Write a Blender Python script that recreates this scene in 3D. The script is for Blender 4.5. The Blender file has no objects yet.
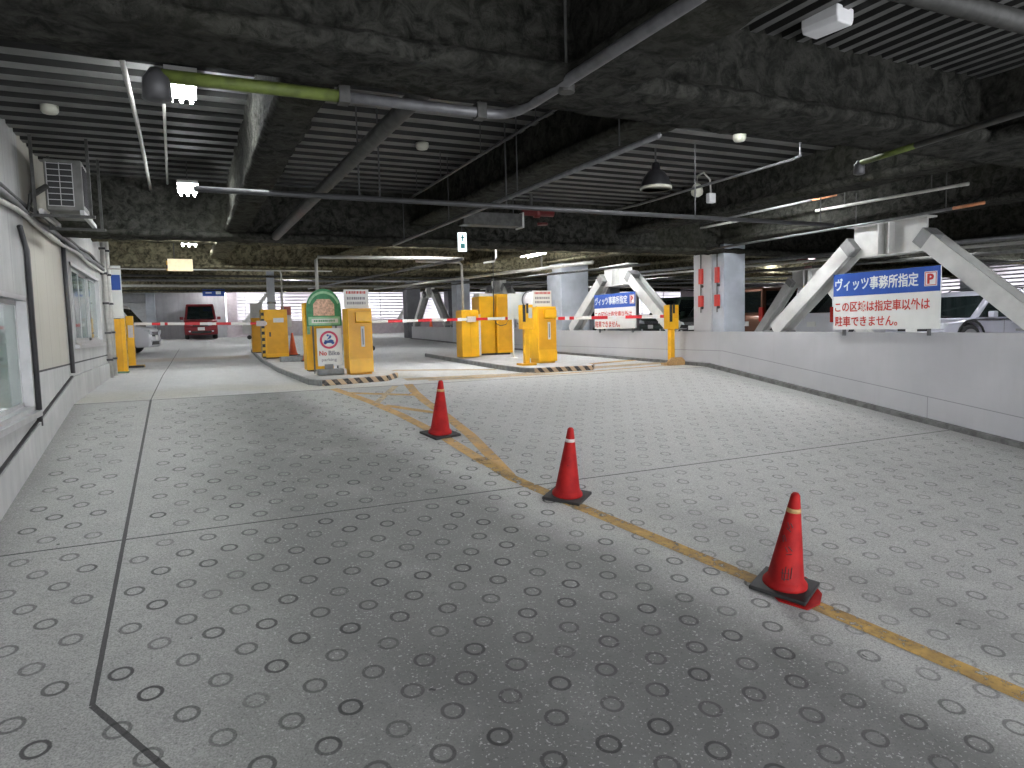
import bpy, bmesh, math, random
from mathutils import Vector, Matrix, noise
random.seed(7)
PI = math.pi
col = bpy.context.scene.collection

# ---------------------------------------------------------------- helpers
def zf(y):                       # ramp, then the upper slab
    if y < 11.3: return .135*y
    if y < 20: return 1.525 + .018*(y-11.3)
    return 1.6816 + .025*(y-20)
def zl(y):                       # parking slab behind the parapet
    return 1.525 + .018*(y-11.3) if y < 20 else zf(y)
def zc(y):                       # underside of the ceiling girders
    return 3.84 + (.012 if y < 11.2 else .03)*(y-11.2)
DECK = .82                       # deck soffit above the girder undersides

class MB:
    def __init__(s): s.b = bmesh.new()
    def box(s, lo, hi, rz=0, ctr=None):
        x0,y0,z0 = lo; x1,y1,z1 = hi
        v = [s.b.verts.new(p) for p in ((x0,y0,z0),(x1,y0,z0),(x1,y1,z0),(x0,y1,z0),(x0,y0,z1),(x1,y0,z1),(x1,y1,z1),(x0,y1,z1))]
        for f in ((3,2,1,0),(4,5,6,7),(0,1,5,4),(1,2,6,5),(2,3,7,6),(3,0,4,7)):
            s.b.faces.new([v[i] for i in f])
        if rz:
            c = Vector(ctr or ((x0+x1)/2,(y0+y1)/2,0))
            for q in v:
                q.co = Matrix.Rotation(rz,3,'Z') @ (q.co-c) + c
        return s
    def hexa(s, bot, top):
        v = [s.b.verts.new(p) for p in list(bot)+list(top)]
        n = len(bot)
        s.b.faces.new(v[:n][::-1]); s.b.faces.new(v[n:])
        for i in range(n):
            j = (i+1) % n
            s.b.faces.new((v[i],v[j],v[n+j],v[n+i]))
        return s
    def prism(s, pts, axis, a, b):
        # pts 2-D; axis 'x': pts=(y,z), 'y': pts=(x,z), 'z': pts=(x,y)
        def P(p,t): return {'x':(t,p[0],p[1]),'y':(p[0],t,p[1]),'z':(p[0],p[1],t)}[axis]
        va = [s.b.verts.new(P(p,a)) for p in pts]; vb = [s.b.verts.new(P(p,b)) for p in pts]
        s.b.faces.new(va); s.b.faces.new(vb[::-1])
        n = len(pts)
        for i in range(n):
            j = (i+1) % n
            s.b.faces.new((va[j],va[i],vb[i],vb[j]))
        return s
    def tube(s, path, r, n=10, cap=True, r1=None):
        path = [Vector(p) for p in path]; rings = []
        for i,p in enumerate(path):
            d = (path[min(i+1,len(path)-1)]-path[max(i-1,0)]).normalized()
            up = Vector((0,0,1)) if abs(d.z) < .9 else Vector((1,0,0))
            a = d.cross(up).normalized(); c = d.cross(a).normalized()
            rr = r if r1 is None else r+(r1-r)*i/(len(path)-1)
            rings.append([s.b.verts.new(p + a*rr*math.cos(2*PI*k/n) + c*rr*math.sin(2*PI*k/n)) for k in range(n)])
        for A,B in zip(rings, rings[1:]):
            for k in range(n):
                s.b.faces.new((A[k],A[(k+1)%n],B[(k+1)%n],B[k]))
        if cap:
            s.b.faces.new(rings[0][::-1]); s.b.faces.new(rings[-1])
        return s
    def lathe(s, prof, c=(0,0,0), n=24, axis='z'):
        rings = []
        for r,h in prof:
            ring = []
            for k in range(n):
                a = 2*PI*k/n; x,y = r*math.cos(a), r*math.sin(a)
                p = {'z':(x,y,h),'x':(h,x,y),'y':(x,h,y)}[axis]
                ring.append(s.b.verts.new(Vector(p)+Vector(c)))
            rings.append(ring)
        for A,B in zip(rings, rings[1:]):
            for k in range(n):
                s.b.faces.new((A[k],A[(k+1)%n],B[(k+1)%n],B[k]))
        if prof[0][0] > 1e-4: s.b.faces.new(rings[0][::-1])
        if prof[-1][0] > 1e-4: s.b.faces.new(rings[-1])
        return s
    def quad(s, *p):
        s.b.faces.new([s.b.verts.new(q) for q in p]); return s

def obj(name, mb, mat, parent=None, smooth=False, bevel=0, seg=2, kind=None, label=None):
    bm = mb.b if isinstance(mb, MB) else mb
    bmesh.ops.remove_doubles(bm, verts=bm.verts, dist=1e-5)
    bmesh.ops.recalc_face_normals(bm, faces=bm.faces)
    me = bpy.data.meshes.new(name); bm.to_mesh(me); bm.free()
    o = bpy.data.objects.new(name, me); col.objects.link(o)
    for m in (mat if isinstance(mat,(list,tuple)) else [mat]): me.materials.append(m)
    if smooth:
        for p in me.polygons: p.use_smooth = True
    if bevel:
        b = o.modifiers.new('edge','BEVEL'); b.width = bevel; b.segments = seg; b.limit_method = 'ANGLE'; b.angle_limit = .6
        b.harden_normals = False
    if parent: o.parent = parent
    if kind: o['kind'] = kind
    if label: o['label'] = label
    return o
def tag(o, label, cat, group=None, kind=None):
    o['label'] = label; o['category'] = cat
    if group: o['group'] = group
    if kind: o['kind'] = kind
    return o
def thing(name, label, cat, loc=(0,0,0), rz=0, group=None):
    o = bpy.data.objects.new(name, None); col.objects.link(o)
    o.location = loc; o.rotation_euler = (0,0,rz); o.empty_display_size = .1
    return tag(o, label, cat, group)
def struct(name, mb, mat, **k):
    return obj(name, mb, mat, kind='structure', **k)
def copy_tree(o, parent=None):
    c = o.copy(); col.objects.link(c)
    if parent: c.parent = parent
    for ch in list(o.children):
        copy_tree(ch, c)
    return c
def text(name, body, size, mat, parent, loc, rot, bold=0, width=None, depth=.003, label=None):
    c = bpy.data.curves.new(name, 'FONT'); c.body = body; c.size = size; c.offset = bold; c.extrude = depth/2
    c.resolution_u = 3
    t = bpy.data.objects.new('tmp', c); col.objects.link(t)
    me = bpy.data.meshes.new_from_object(t.evaluated_get(bpy.context.evaluated_depsgraph_get()))
    bpy.data.objects.remove(t); bpy.data.curves.remove(c)
    if width:
        x0 = min(v.co.x for v in me.vertices); x1 = max(v.co.x for v in me.vertices)
        k = width/(x1-x0)
        for v in me.vertices: v.co.x = (v.co.x-x0)*k
    me.name = name
    me.materials.clear(); me.materials.append(mat)
    o = bpy.data.objects.new(name, me); col.objects.link(o)
    o.parent = parent; o.location = loc; o.rotation_euler = rot
    if label: o['label'] = label
    return o

# ---------------------------------------------------------------- shader expressions
class V:
    nt = None
    def __init__(s, k): s.k = k
    def _op(s, op, *o):
        n = V.nt.nodes.new('ShaderNodeMath'); n.operation = op
        for i,x in enumerate((s,)+o):
            if isinstance(x, V): V.nt.links.new(x.k, n.inputs[i])
            else: n.inputs[i].default_value = x
        return V(n.outputs[0])
    def __add__(s,o): return s._op('ADD',o)
    __radd__ = __add__
    def __sub__(s,o): return s._op('SUBTRACT',o)
    def __rsub__(s,o): return (s*-1)+o
    def __mul__(s,o): return s._op('MULTIPLY',o)
    __rmul__ = __mul__
    def __truediv__(s,o): return s._op('DIVIDE',o)
    def floor(s): return s._op('FLOOR')
    def frac(s): return s._op('FRACT')
    def abs(s): return s._op('ABSOLUTE')
    def sqrt(s): return s._op('SQRT')
    def min(s,o): return s._op('MINIMUM',o)
    def max(s,o): return s._op('MAXIMUM',o)
    def lt(s,o): return s._op('LESS_THAN',o)
    def gt(s,o): return s._op('GREATER_THAN',o)
    def ramp(s,a,b,lo=0,hi=1):
        n = V.nt.nodes.new('ShaderNodeMapRange'); n.interpolation_type = 'SMOOTHSTEP'
        V.nt.links.new(s.k, n.inputs[0])
        for i,x in enumerate((a,b,lo,hi)): n.inputs[i+1].default_value = x
        return V(n.outputs[0])
def setin(i, v):
    if isinstance(v, V): V.nt.links.new(v.k, i)
    else: i.default_value = v
def mixc(f, a, b):
    n = V.nt.nodes.new('ShaderNodeMix'); n.data_type = 'RGBA'
    setin(n.inputs[0], f)
    for i,c in ((6,a),(7,b)):
        if isinstance(c, V): V.nt.links.new(c.k, n.inputs[i])
        else: n.inputs[i].default_value = (*c,1) if len(c)==3 else c
    return V(n.outputs[2])
def coords():
    n = V.nt.nodes.new('ShaderNodeTexCoord'); s = V.nt.nodes.new('ShaderNodeSeparateXYZ')
    V.nt.links.new(n.outputs['Object'], s.inputs[0])
    return V(n.outputs['Object']), V(s.outputs[0]), V(s.outputs[1]), V(s.outputs[2])
def noiset(vec, scale, detail=4, rough=.55, dist=0, sx=None):
    n = V.nt.nodes.new('ShaderNodeTexNoise')
    if sx:
        m = V.nt.nodes.new('ShaderNodeMapping'); m.inputs['Scale'].default_value = sx
        V.nt.links.new(vec.k, m.inputs[0]); V.nt.links.new(m.outputs[0], n.inputs[0])
    else: V.nt.links.new(vec.k, n.inputs[0])
    n.inputs['Scale'].default_value = scale; n.inputs['Detail'].default_value = detail
    n.inputs['Roughness'].default_value = rough; n.inputs['Distortion'].default_value = dist
    return V(n.outputs['Fac'])
def combine(x,y,z):
    n = V.nt.nodes.new('ShaderNodeCombineXYZ')
    for i,v in enumerate((x,y,z)): setin(n.inputs[i], v)
    return V(n.outputs[0])
def bump(h, strength=.3, dist=.01):
    n = V.nt.nodes.new('ShaderNodeBump'); n.inputs['Strength'].default_value = strength; n.inputs['Distance'].default_value = dist
    V.nt.links.new(h.k, n.inputs['Height']); return V(n.outputs[0])
def newmat(name):
    m = bpy.data.materials.new(name); m.use_nodes = True; V.nt = m.node_tree
    return m, m.node_tree.nodes['Principled BSDF']
def mat(name, c, rough=.5, metal=0, var=.12, scale=6, emit=None, es=1, bmp=0, spec=.5):
    m, p = newmat(name)
    vec,x,y,z = coords()
    if var:
        n = noiset(vec, scale).ramp(.3,.7)
        setin(p.inputs['Base Color'], mixc(n, [k*(1-var) for k in c], [min(1,k*(1+var)) for k in c]))
    else: p.inputs['Base Color'].default_value = (*c,1)
    p.inputs['Roughness'].default_value = rough; p.inputs['Metallic'].default_value = metal
    p.inputs['Specular IOR Level'].default_value = spec
    if bmp: setin(p.inputs['Normal'], bump(noiset(vec, scale*12), bmp, .004))
    if emit:
        p.inputs['Emission Color'].default_value = (*emit,1); p.inputs['Emission Strength'].default_value = es
    return m

M = {}
M['yellow'] = mat('yellow enamel', (.82,.43,.004), .4, var=.1, scale=3)
M['yellow2'] = mat('amber enamel', (.72,.35,.004), .45, var=.1, scale=3)
M['white'] = mat('white paint', (.72,.72,.72), .5, var=.05)
M['sign_white'] = mat('sign white', (.68,.69,.66), .5, var=.03)
M['sign_blue'] = mat('sign blue', (.02,.075,.34), .45, var=.06)
M['sign_red'] = mat('sign red', (.5,.03,.02), .5, var=.03)
M['grey_text'] = mat('grey print', (.22,.22,.24), .6, var=0)
M['red'] = mat('boom red', (.62,.012,.018), .4, var=.06)
M['black'] = mat('black rubber', (.018,.018,.018), .65, var=.3)
M['dark'] = mat('dark metal', (.04,.04,.042), .5, var=.2)
M['galv'] = mat('galvanised pipe', (.13,.13,.135), .45, metal=.3, var=.2, scale=12)
M['dkpipe'] = mat('sooty pipe', (.04,.04,.037), .6, var=.35, scale=14)
M['grpipe'] = mat('mossy green pipe', (.075,.10,.016), .7, var=.25, scale=14)
M['whitepipe'] = mat('white conduit', (.42,.41,.38), .5, var=.12, scale=12)
M['orangetip'] = mat('rusty orange tip', (.5,.2,.09), .6, var=.2, scale=12)
M['steel_white'] = mat('painted brace steel', (.52,.52,.50), .5, var=.1, scale=4)
M['steel_dark'] = mat('shaded grey paint', (.20,.20,.20), .6, var=.15, scale=5)
M['grey_col'] = mat('blue grey column paint', (.40,.43,.47), .55, var=.12, scale=2.5)
M['dkcol'] = mat('dark grey column paint', (.09,.09,.10), .6, var=.15, scale=2.5)
M['alu'] = mat('aluminium', (.42,.42,.42), .4, metal=.4, var=.08)
M['concrete_block'] = mat('concrete block', (.26,.27,.27), .85, var=.15, scale=12, bmp=.3)
M['island'] = mat('island concrete', (.48,.48,.47), .8, var=.12, scale=5, bmp=.2)
M['kerb'] = mat('kerb concrete', (.20,.205,.20), .85, var=.2, scale=8, bmp=.2)
M['green'] = mat('arch green', (.03,.22,.08), .5, var=.15, scale=14)
M['ltgreen'] = mat('pale green', (.25,.50,.28), .5, var=.15, scale=14)
M['peach'] = mat('peach panel', (.60,.38,.26), .5, var=.3, scale=30)
M['ringred'] = mat('prohibition red', (.5,.02,.08), .5, var=0)
M['blue'] = mat('pictogram blue', (.02,.08,.3), .5, var=0)
M['orange_cone'] = mat('orange cone', (.75,.12,.03), .5, var=.1)
M['warn_red'] = mat('red valve', (.10,.008,.008), .5, var=.15)
M['lamp_dark'] = mat('lamp shade enamel', (.02,.02,.022), .35, var=.1)
M['lamp_in'] = mat('lamp rim', (.45,.45,.38), .5, var=.05)
M['plastic'] = mat('off-white plastic', (.55,.55,.53), .45, var=.05)
M['cream_sign'] = mat('lit cream sign', (.8,.72,.5), .5, var=.08, scale=14, emit=(1,.80,.5), es=.12)
M['exit'] = mat('lit exit sign', (.8,.9,.95), .4, var=0, emit=(.85,.97,1), es=.3)
M['exit_mark'] = mat('exit sign green mark', (.05,.3,.3), .4, var=0)
M['tube'] = mat('fluorescent tube', (1,1,1), .3, var=0, emit=(.93,.97,1), es=22)
M['tube_far'] = mat('fluorescent tube far', (1,1,1), .3, var=0, emit=(.95,.97,1), es=34)
M['tyre'] = mat('tyre', (.015,.015,.016), .7, var=.2)
M['rim'] = mat('wheel alloy', (.45,.45,.47), .3, metal=.6, var=.05)
M['plate'] = mat('number plate', (.72,.72,.70), .5, var=.03)
M['headlamp'] = mat('headlamp lens', (.62,.64,.68), .12, var=.1, scale=20)
M['taillamp'] = mat('tail lamp', (.42,.02,.015), .2, var=.1)
M['interior'] = mat('interior', (.03,.03,.032), .8, var=.2)
M['chromeline'] = mat('chrome trim', (.6,.6,.62), .2, metal=.9, var=0)

def glassmat(name, tint, alpha=.25, rough=.04):
    m, p = newmat(name)
    p.inputs['Base Color'].default_value = (*tint,1); p.inputs['Roughness'].default_value = rough
    p.inputs['Specular IOR Level'].default_value = .8
    p.inputs['Alpha'].default_value = 1-alpha
    return m
M['carglass'] = glassmat('car glass', (.012,.018,.018), .12)
M['winglass'] = glassmat('office window glass', (.16,.24,.21), .35)
def frosted():  # added translucent sheet that tones down the daylight at the louvres
    m, p = newmat('added daylight dimmer'); vec,x,y,z = coords()
    t = V.nt.nodes.new('ShaderNodeBsdfTranslucent'); setin(t.inputs[0], mixc(noiset(vec,.5,4).ramp(.35,.65), (.56,.53,.55), (.80,.79,.81)))
    V.nt.links.new(t.outputs[0], V.nt.nodes['Material Output'].inputs[0]); return m
M['daylight_dimmer'] = frosted()
def carpaint(name, c, metal=.2):
    m, p = newmat(name)
    p.inputs['Base Color'].default_value = (*c,1); p.inputs['Metallic'].default_value = metal
    p.inputs['Roughness'].default_value = .35; p.inputs['Coat Weight'].default_value = .6; p.inputs['Coat Roughness'].default_value = .06
    return m
M['car_red'] = carpaint('dark red paint', (.20,.006,.012))
M['car_white'] = carpaint('pearl white paint', (.66,.66,.70), .05)
M['car_lilac'] = carpaint('cool silver white paint', (.52,.52,.60), .2)
M['car_copper'] = carpaint('copper paint', (.13,.05,.024), .5)
M['car_green'] = carpaint('dark green paint', (.03,.055,.042), .3)
M['car_black'] = carpaint('black paint', (.012,.012,.014), .2)
M['car_grey'] = carpaint('grey paint', (.20,.20,.21), .4)

def concrete_wall(name, c, warm=None, seams=True):
    m, p = newmat(name); vec,x,y,z = coords()
    a = noiset(vec, 1.6, 5, .6).ramp(.25,.75); f = noiset(vec, 26, 3); st = noiset(vec, 2.5, 4, .6, sx=(3,3,.25)).ramp(.35,.75)
    cc = mixc(a, [k*.86 for k in c], [k*1.08 for k in c])
    cc = mixc(st*.35, cc, [k*.6 for k in c])
    if warm:   # beige panel between the pipes
        s = (y.gt(9.1))*(y.lt(11.45))*(z.gt(2.09))
        cc = mixc(s*.75, cc, warm)
    if seams:
        d = ((y/.6).frac()-.5).abs()
        cc = mixc(d.gt(.49)*(z.gt(2.08))*.5, cc, [k*.35 for k in c])
        cc = mixc(((z-2.08).abs().lt(.012))*(y.gt(9)), cc, (.03,.03,.03))
    setin(p.inputs['Base Color'], cc); p.inputs['Roughness'].default_value = .85
    setin(p.inputs['Normal'], bump(f, .25, .004))
    return m
M['wall_left'] = concrete_wall('office wall concrete', (.42,.42,.41), (.38,.355,.29))
M['wall_back'] = concrete_wall('back wall concrete', (.42,.42,.44), seams=False)
M['siding'] = mat('pale siding', (.46,.47,.48), .6, var=.08)

def parapet_mat():
    m, p = newmat('parapet paint'); vec,x,y,z = coords()
    a = noiset(vec, .9, 4).ramp(.3,.7); st = noiset(vec, 2.2, 4, .6, sx=(1,3,.4)).ramp(.5,.8)
    cc = mixc(a, (.40,.40,.41), (.46,.46,.47))
    cc = mixc(st*.3, cc, (.36,.36,.35))
    # a score line that follows the ramp then runs level
    zline = (y*.135+.385).min(1.86)
    cc = mixc(((z-zline).abs()).lt(.006)*.6, cc, (.12,.12,.12))
    jl = ((y-6.6).abs()).lt(.006)*(z.lt(zline))
    cc = mixc(jl*.6, cc, (.15,.15,.15))
    # scuffed dark foot
    base = z-(y*.135).min(1.55)
    cc = mixc((base+noiset(vec,5,4)*.08).ramp(.14,.06)*.45, cc, (.16,.16,.15))
    setin(p.inputs['Base Color'], cc); p.inputs['Roughness'].default_value = .7
    setin(p.inputs['Normal'], bump(noiset(vec,30,3), .15, .003))
    return m
M['parapet'] = parapet_mat()

def floor_mat(name, ramp):
    m, p = newmat(name); vec,x,y,z = coords()
    big = noiset(vec, .55, 5, .6).ramp(.25,.75); med = noiset(vec, 3.2, 5, .6).ramp(.3,.7)
    fine = noiset(vec, 95, 2, .6); sp = noiset(vec, 60, 1, .5)
    if ramp:
        c = mixc(med, (.37,.37,.355), (.45,.45,.43))
        c = mixc(big*.5, c, (.49,.49,.47))
        wob = noiset(vec, .9, 3)*1.3-.65
        # soot worn into the driving lane left of the yellow line
        xl = (y*-.235)+4.705
        q = x-xl
        l1 = (q+wob*.5).ramp(-.35,-1.0)*((x+wob*.6).ramp(-.55,.9))
        l2 = (q+wob*.5).ramp(-.25,-1.0)*((x+wob*.5).ramp(.0,1.2))*(y.ramp(6.4,3.4))
        l3 = ((q+wob*.4)-.55).abs().ramp(.45,.1)*(y.ramp(7.0,3.0))*.35
        soot = (l1*.8).max(l2*.98).max(l3)
        soot = soot*noiset(vec, 1.7, 4, .6).ramp(.2,.55,.7,1)
        c = mixc(soot*.9, c, (.105,.105,.10))
        # paler part further up on the right lane
        pale = (x+wob).ramp(2.9,4.3)*(y+wob).ramp(4.8,8.5)
        c = mixc(pale*.8, c, (.62,.62,.60))
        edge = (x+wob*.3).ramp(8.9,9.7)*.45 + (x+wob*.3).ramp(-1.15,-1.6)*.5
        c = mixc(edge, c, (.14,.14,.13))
    else:
        c = mixc(med, (.58,.585,.58), (.68,.68,.67))
        c = mixc(big*.4, c, (.50,.50,.50))
        tan = (y+noiset(vec,1.5,4)*1.2).ramp(11.2,12.0)*(y+noiset(vec,1.5,4)*1.2).ramp(14.5,12.4)*noiset(vec,.7,4).ramp(.35,.6)
        c = mixc(tan*.4, c, (.55,.50,.34))
        band = ((y-22.5+noiset(vec,2,4)-.5).abs()).ramp(1.3,.4)*(x.lt(1.6))
        c = mixc(band*.5, c, (.50,.36,.22))
    hgt = fine*.15
    c = mixc(fine.ramp(.58,.40)*.42, c, (.13,.13,.125))
    c = mixc(noiset(vec, 28, 3, .6).ramp(.5,.3)*.18, c, (.15,.15,.145))
    c = mixc(sp.ramp(.64,.72)*.45, c, (.62,.62,.60))
    c = mixc(sp.ramp(.34,.27)*.45, c, (.06,.06,.06))
    pit = noiset(vec, 9, 2, .5).ramp(.245,.225)
    c = mixc(pit*.8, c, (.03,.03,.03))
    if ramp:
        px, py = .318, .496
        up = y.gt(6.2); xs = x-up*.116; ys = y-up*.374
        def lat(ox, oy, seed):
            u = (xs-ox)/px+.5; v = (ys-oy)/py+.5
            iu, iv = u.floor(), v.floor()
            w = V.nt.nodes.new('ShaderNodeTexWhiteNoise'); w.noise_dimensions = '3D'
            V.nt.links.new(combine(iu, iv, V_const(seed)).k, w.inputs['Vector'])
            rnd = V(w.outputs['Value'])
            j = V.nt.nodes.new('ShaderNodeSeparateXYZ'); V.nt.links.new(w.outputs['Color'], j.inputs[0])
            du = (u-iu-.5)*px + (V(j.outputs[0])*.03-.015); dv = (v-iv-.5)*py + (V(j.outputs[1])*.03-.015)
            d = (du*du+dv*dv).sqrt()
            wb = noiset(vec, 14, 2)*.012-.006
            ring = (d-.056+wb*.6).abs().ramp(.0135,.0065)
            cxn = iu*px+ox+up*.116; cyn = iv*py+oy+up*.374
            mk = (cyn.lt(11.1))*((cyn-6.2).abs().gt(.09))*((cxn+.57).abs().gt(.09))*cxn.gt(-1.42)*cxn.lt(9.5)
            return ring*mk*(rnd*.38+.55), d
        r1,_ = lat(.35, 4.53, 1.3); r2,_ = lat(.509, 4.282, 7.7)
        ring = r1.max(r2)
        wear = noiset(vec, 2.1, 3).ramp(.3,.55,.65,1)*(1-(x.ramp(2.8,4.2)*.38))*(y.ramp(6,9.5,1,.75))
        ring = ring*wear
        c = mixc(ring*.92, c, (.028,.028,.028))
        hgt = hgt - ring*.8
    # construction joints
    def seg(ax,ay,bx,by,w):
        L = math.hypot(bx-ax,by-ay); ux,uy = (bx-ax)/L,(by-ay)/L
        t = (x-ax)*ux+(y-ay)*uy; q = ((x-ax)*uy-(y-ay)*ux).abs()
        wj = noiset(vec, 6, 3)*.006
        return (q+wj).lt(w)*t.gt(0)*t.lt(L)
    if ramp:
        J = seg(-.57,4.05,-.57,11.3,.017).max(seg(-.57,4.05,.9,1.5,.019)).max(seg(-1.6,6.2,9.9,6.2,.013)).max(seg(-1.6,11.28,9.9,11.28,.015))
    else:
        J = seg(-.57,11.3,-.57,16.4,.011).max(seg(-.57,16.4,-.4,30,.011)).max(seg(-12,20,9.9,20,.012)).max(seg(-12,30,9.9,30,.012))
    c = mixc(J*.85, c, (.03,.03,.03)); hgt = hgt - J*.8
    setin(p.inputs['Base Color'], c)
    setin(p.inputs['Roughness'], med*.12+.72); p.inputs['Specular IOR Level'].default_value = .35
    setin(p.inputs['Normal'], bump(hgt, .5, .006))
    return m
def V_const(v):
    n = V.nt.nodes.new('ShaderNodeValue'); n.outputs[0].default_value = v; return V(n.outputs[0])
M['ramp'] = floor_mat('ramp concrete with ring grooves', True)
M['slab'] = floor_mat('upper slab concrete', False)

def spray_mat():
    m, p = newmat('sprayed fireproofing'); vec,x,y,z = coords()
    a = noiset(vec, 1.3, 5, .6).ramp(.3,.7); b = noiset(vec, 9, 6, .7, .6).ramp(.32,.68); g = noiset(vec, .5, 3).ramp(.45,.7)
    c = mixc(b, (.008,.008,.007), (.062,.062,.054))
    c = mixc(a*.45, c, (.022,.022,.019))
    c = mixc(g*.25, c, (.05,.05,.028))
    far = (y+noiset(vec,.6,3)*2).ramp(12,20)  # coating turns lighter and golden with distance, lamplight put into its colour
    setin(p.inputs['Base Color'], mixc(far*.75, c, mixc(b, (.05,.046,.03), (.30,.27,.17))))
    p.inputs['Roughness'].default_value = 1; p.inputs['Specular IOR Level'].default_value = .1
    setin(p.inputs['Normal'], bump(noiset(vec, 16, 6, .75, .8)+noiset(vec,5,3)*1.2, .9, .05))
    return m
M['spray'] = spray_mat()
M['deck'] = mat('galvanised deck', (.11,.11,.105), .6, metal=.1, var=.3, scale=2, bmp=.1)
M['deck_shade'] = mat('shade-dark deck flute', (.012,.012,.011), .8, var=.3, scale=2)  # near-black colour puts the shade of the recesses into the flutes

def worn_paint(name, c, c2, cover=.5):
    m, p = newmat(name); vec,x,y,z = coords()
    n = noiset(vec, 5, 6, .7).ramp(.3,.7); w = noiset(vec, 13, 6, .75).ramp(cover-.14, cover+.05); s = noiset(vec, 2.2, 4).ramp(.2,.8)
    setin(p.inputs['Base Color'], mixc(n, c, c2)); p.inputs['Roughness'].default_value = .75
    setin(p.inputs['Alpha'], w*(s*.3+.65))
    return m
M['line'] = worn_paint('worn yellow road paint', (.60,.37,.09), (.26,.16,.06), .455)
M['line_far'] = worn_paint('worn orange road paint', (.66,.38,.11), (.50,.34,.16), .43)
M['line_pale'] = worn_paint('worn cream road paint', (.60,.50,.34), (.52,.36,.18), .47)

def stripes_mat(name, c1, c2, period, shear, ax='x'):
    m, p = newmat(name); vec,x,y,z = coords()
    t = {'x':x,'y':y}[ax] + z*shear
    f = (t/period).frac().gt(.5)
    w = noiset(vec, 14, 4, .7).ramp(.45,.65)
    c = mixc(f, c1, c2); c = mixc(w*.35, c, (.35,.27,.2))
    setin(p.inputs['Base Color'], c); p.inputs['Roughness'].default_value = .6
    return m
M['kerb_stripe'] = stripes_mat('black and tan kerb stripes', (.02,.02,.02), (.50,.36,.22), .2, .9)
M['tiger'] = stripes_mat('tiger stripes', (.02,.02,.02), (.72,.40,.01), .17, 0, 'x')
def tiger_v():
    m, p = newmat('vertical tiger stripes'); vec,x,y,z = coords()
    f = ((z+y*.7)/.17).frac().gt(.5)
    setin(p.inputs['Base Color'], mixc(f, (.02,.02,.02), (.72,.42,.03))); p.inputs['Roughness'].default_value = .5
    return m
M['tiger'] = tiger_v()
def boom_mat():
    m, p = newmat('red and white boom'); vec,x,y,z = coords()
    f = (x/.75).frac().gt(.52)
    setin(p.inputs['Base Color'], mixc(f, (.72,.70,.66), (.62,.012,.02))); p.inputs['Roughness'].default_value = .4
    return m
M['boom'] = boom_mat()
def cone_mat():
    m, p = newmat('faded red cone'); vec,x,y,z = coords()
    n = noiset(vec, 7, 4).ramp(.3,.7); s = noiset(vec, 18, 5, .7).ramp(.62,.72)
    c = mixc(n, (.26,.007,.008), (.40,.014,.012)); c = mixc(s*.7, c, (.10,.012,.01))
    setin(p.inputs['Base Color'], c); p.inputs['Roughness'].default_value = .65; p.inputs['Specular IOR Level'].default_value = .2
    return m
M['cone'] = cone_mat()
M['tape'] = mat('old tape', (.42,.25,.10), .6, var=.2, scale=40)
M['whitetape'] = mat('white sticker', (.62,.55,.52), .6, var=.1, scale=40)
M['pen'] = mat('marker pen', (.05,.008,.008), .6, var=0)

# ---------------------------------------------------------------- the floor
m = MB()
N = 1
m.quad((-1.6,-5,zf(-5)),(9.85,-5,zf(-5)),(9.85,11.3,zf(11.3)),(-1.6,11.3,zf(11.3)))
struct('floor', m, M['ramp'])
m = MB()
for (x0,x1) in ((-14,9.85),):
    for a,b in ((11.3,20),(20,46)):
        m.quad((x0,a,zf(a)),(x1,a,zf(a)),(x1,b,zf(b)),(x0,b,zf(b)))
m.b.verts.ensure_lookup_table()
struct('floor', m, M['slab'])
m = MB()
for a,b in ((-2,20),(20,46)):
    m.quad((9.85,a,zl(a)),(42,a,zl(a)),(42,b,zl(b)),(9.85,b,zl(b)))
struct('floor', m, M['slab'])

# painted lines (worn) lying on the ground
def strip(pts, w, mat_, name='trim_1', lift=.006):
    m = MB(); pts2 = []
    for a,b in zip(pts, pts[1:]):
        n = max(1, int(math.hypot(b[0]-a[0], b[1]-a[1])/.5))
        for i in range(n): pts2.append((a[0]+(b[0]-a[0])*i/n, a[1]+(b[1]-a[1])*i/n))
    pts2.append(pts[-1]); prev = None
    for i,p in enumerate(pts2):
        q0 = pts2[max(i-1,0)]; q1 = pts2[min(i+1,len(pts2)-1)]
        d = Vector((q1[0]-q0[0], q1[1]-q0[1])).normalized(); n_ = Vector((-d.y,d.x))*w/2
        L = (p[0]+n_.x,p[1]+n_.y); R = (p[0]-n_.x,p[1]-n_.y)
        cur = ((*L, zf(L[1])+lift),(*R, zf(R[1])+lift))
        if prev: m.quad(prev[0],prev[1],cur[1],cur[0])
        prev = cur
    return struct(name, m, mat_)
strip([(4.62,.6),(4.16,2.2),(3.92,3.14),(3.5,4.6),(3.14,5.84),(2.97,6.45),(2.90,7.2)], .15, M['line'], 'trim_1')
strip([(2.90,7.0),(2.79,8.23),(2.6,9.36),(2.39,10.24),(2.05,11.29)], .15, M['line_far'], 'trim_2')
strip([(2.97,6.55),(3.06,7.27),(3.15,8.11),(3.19,9.17),(3.18,10.0),(3.22,10.7),(3.3,11.3)], .15, M['line_far'], 'trim_3')
strip([(2.54,9.93),(3.10,9.30)], .13, M['line_far'], 'trim_4', .008)
strip([(2.20,10.9),(3.2,10.45)], .12, M['line_far'], 'trim_5', .008)
strip([(2.45,10.1),(3.05,11.2)], .10, M['line_pale'], 'trim_6', .009)
strip([(3.5,12.2),(5.9,11.95),(7.7,12.5),(9.75,12.75)], .5, M['line_pale'], 'trim_7')
strip([(3.8,11.75),(6.4,11.55),(9.7,12.1)], .14, M['line_far'], 'trim_8', .009)
strip([(3.9,14.5),(5.8,13.3)], .35, M['line_pale'], 'trim_9')
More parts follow.
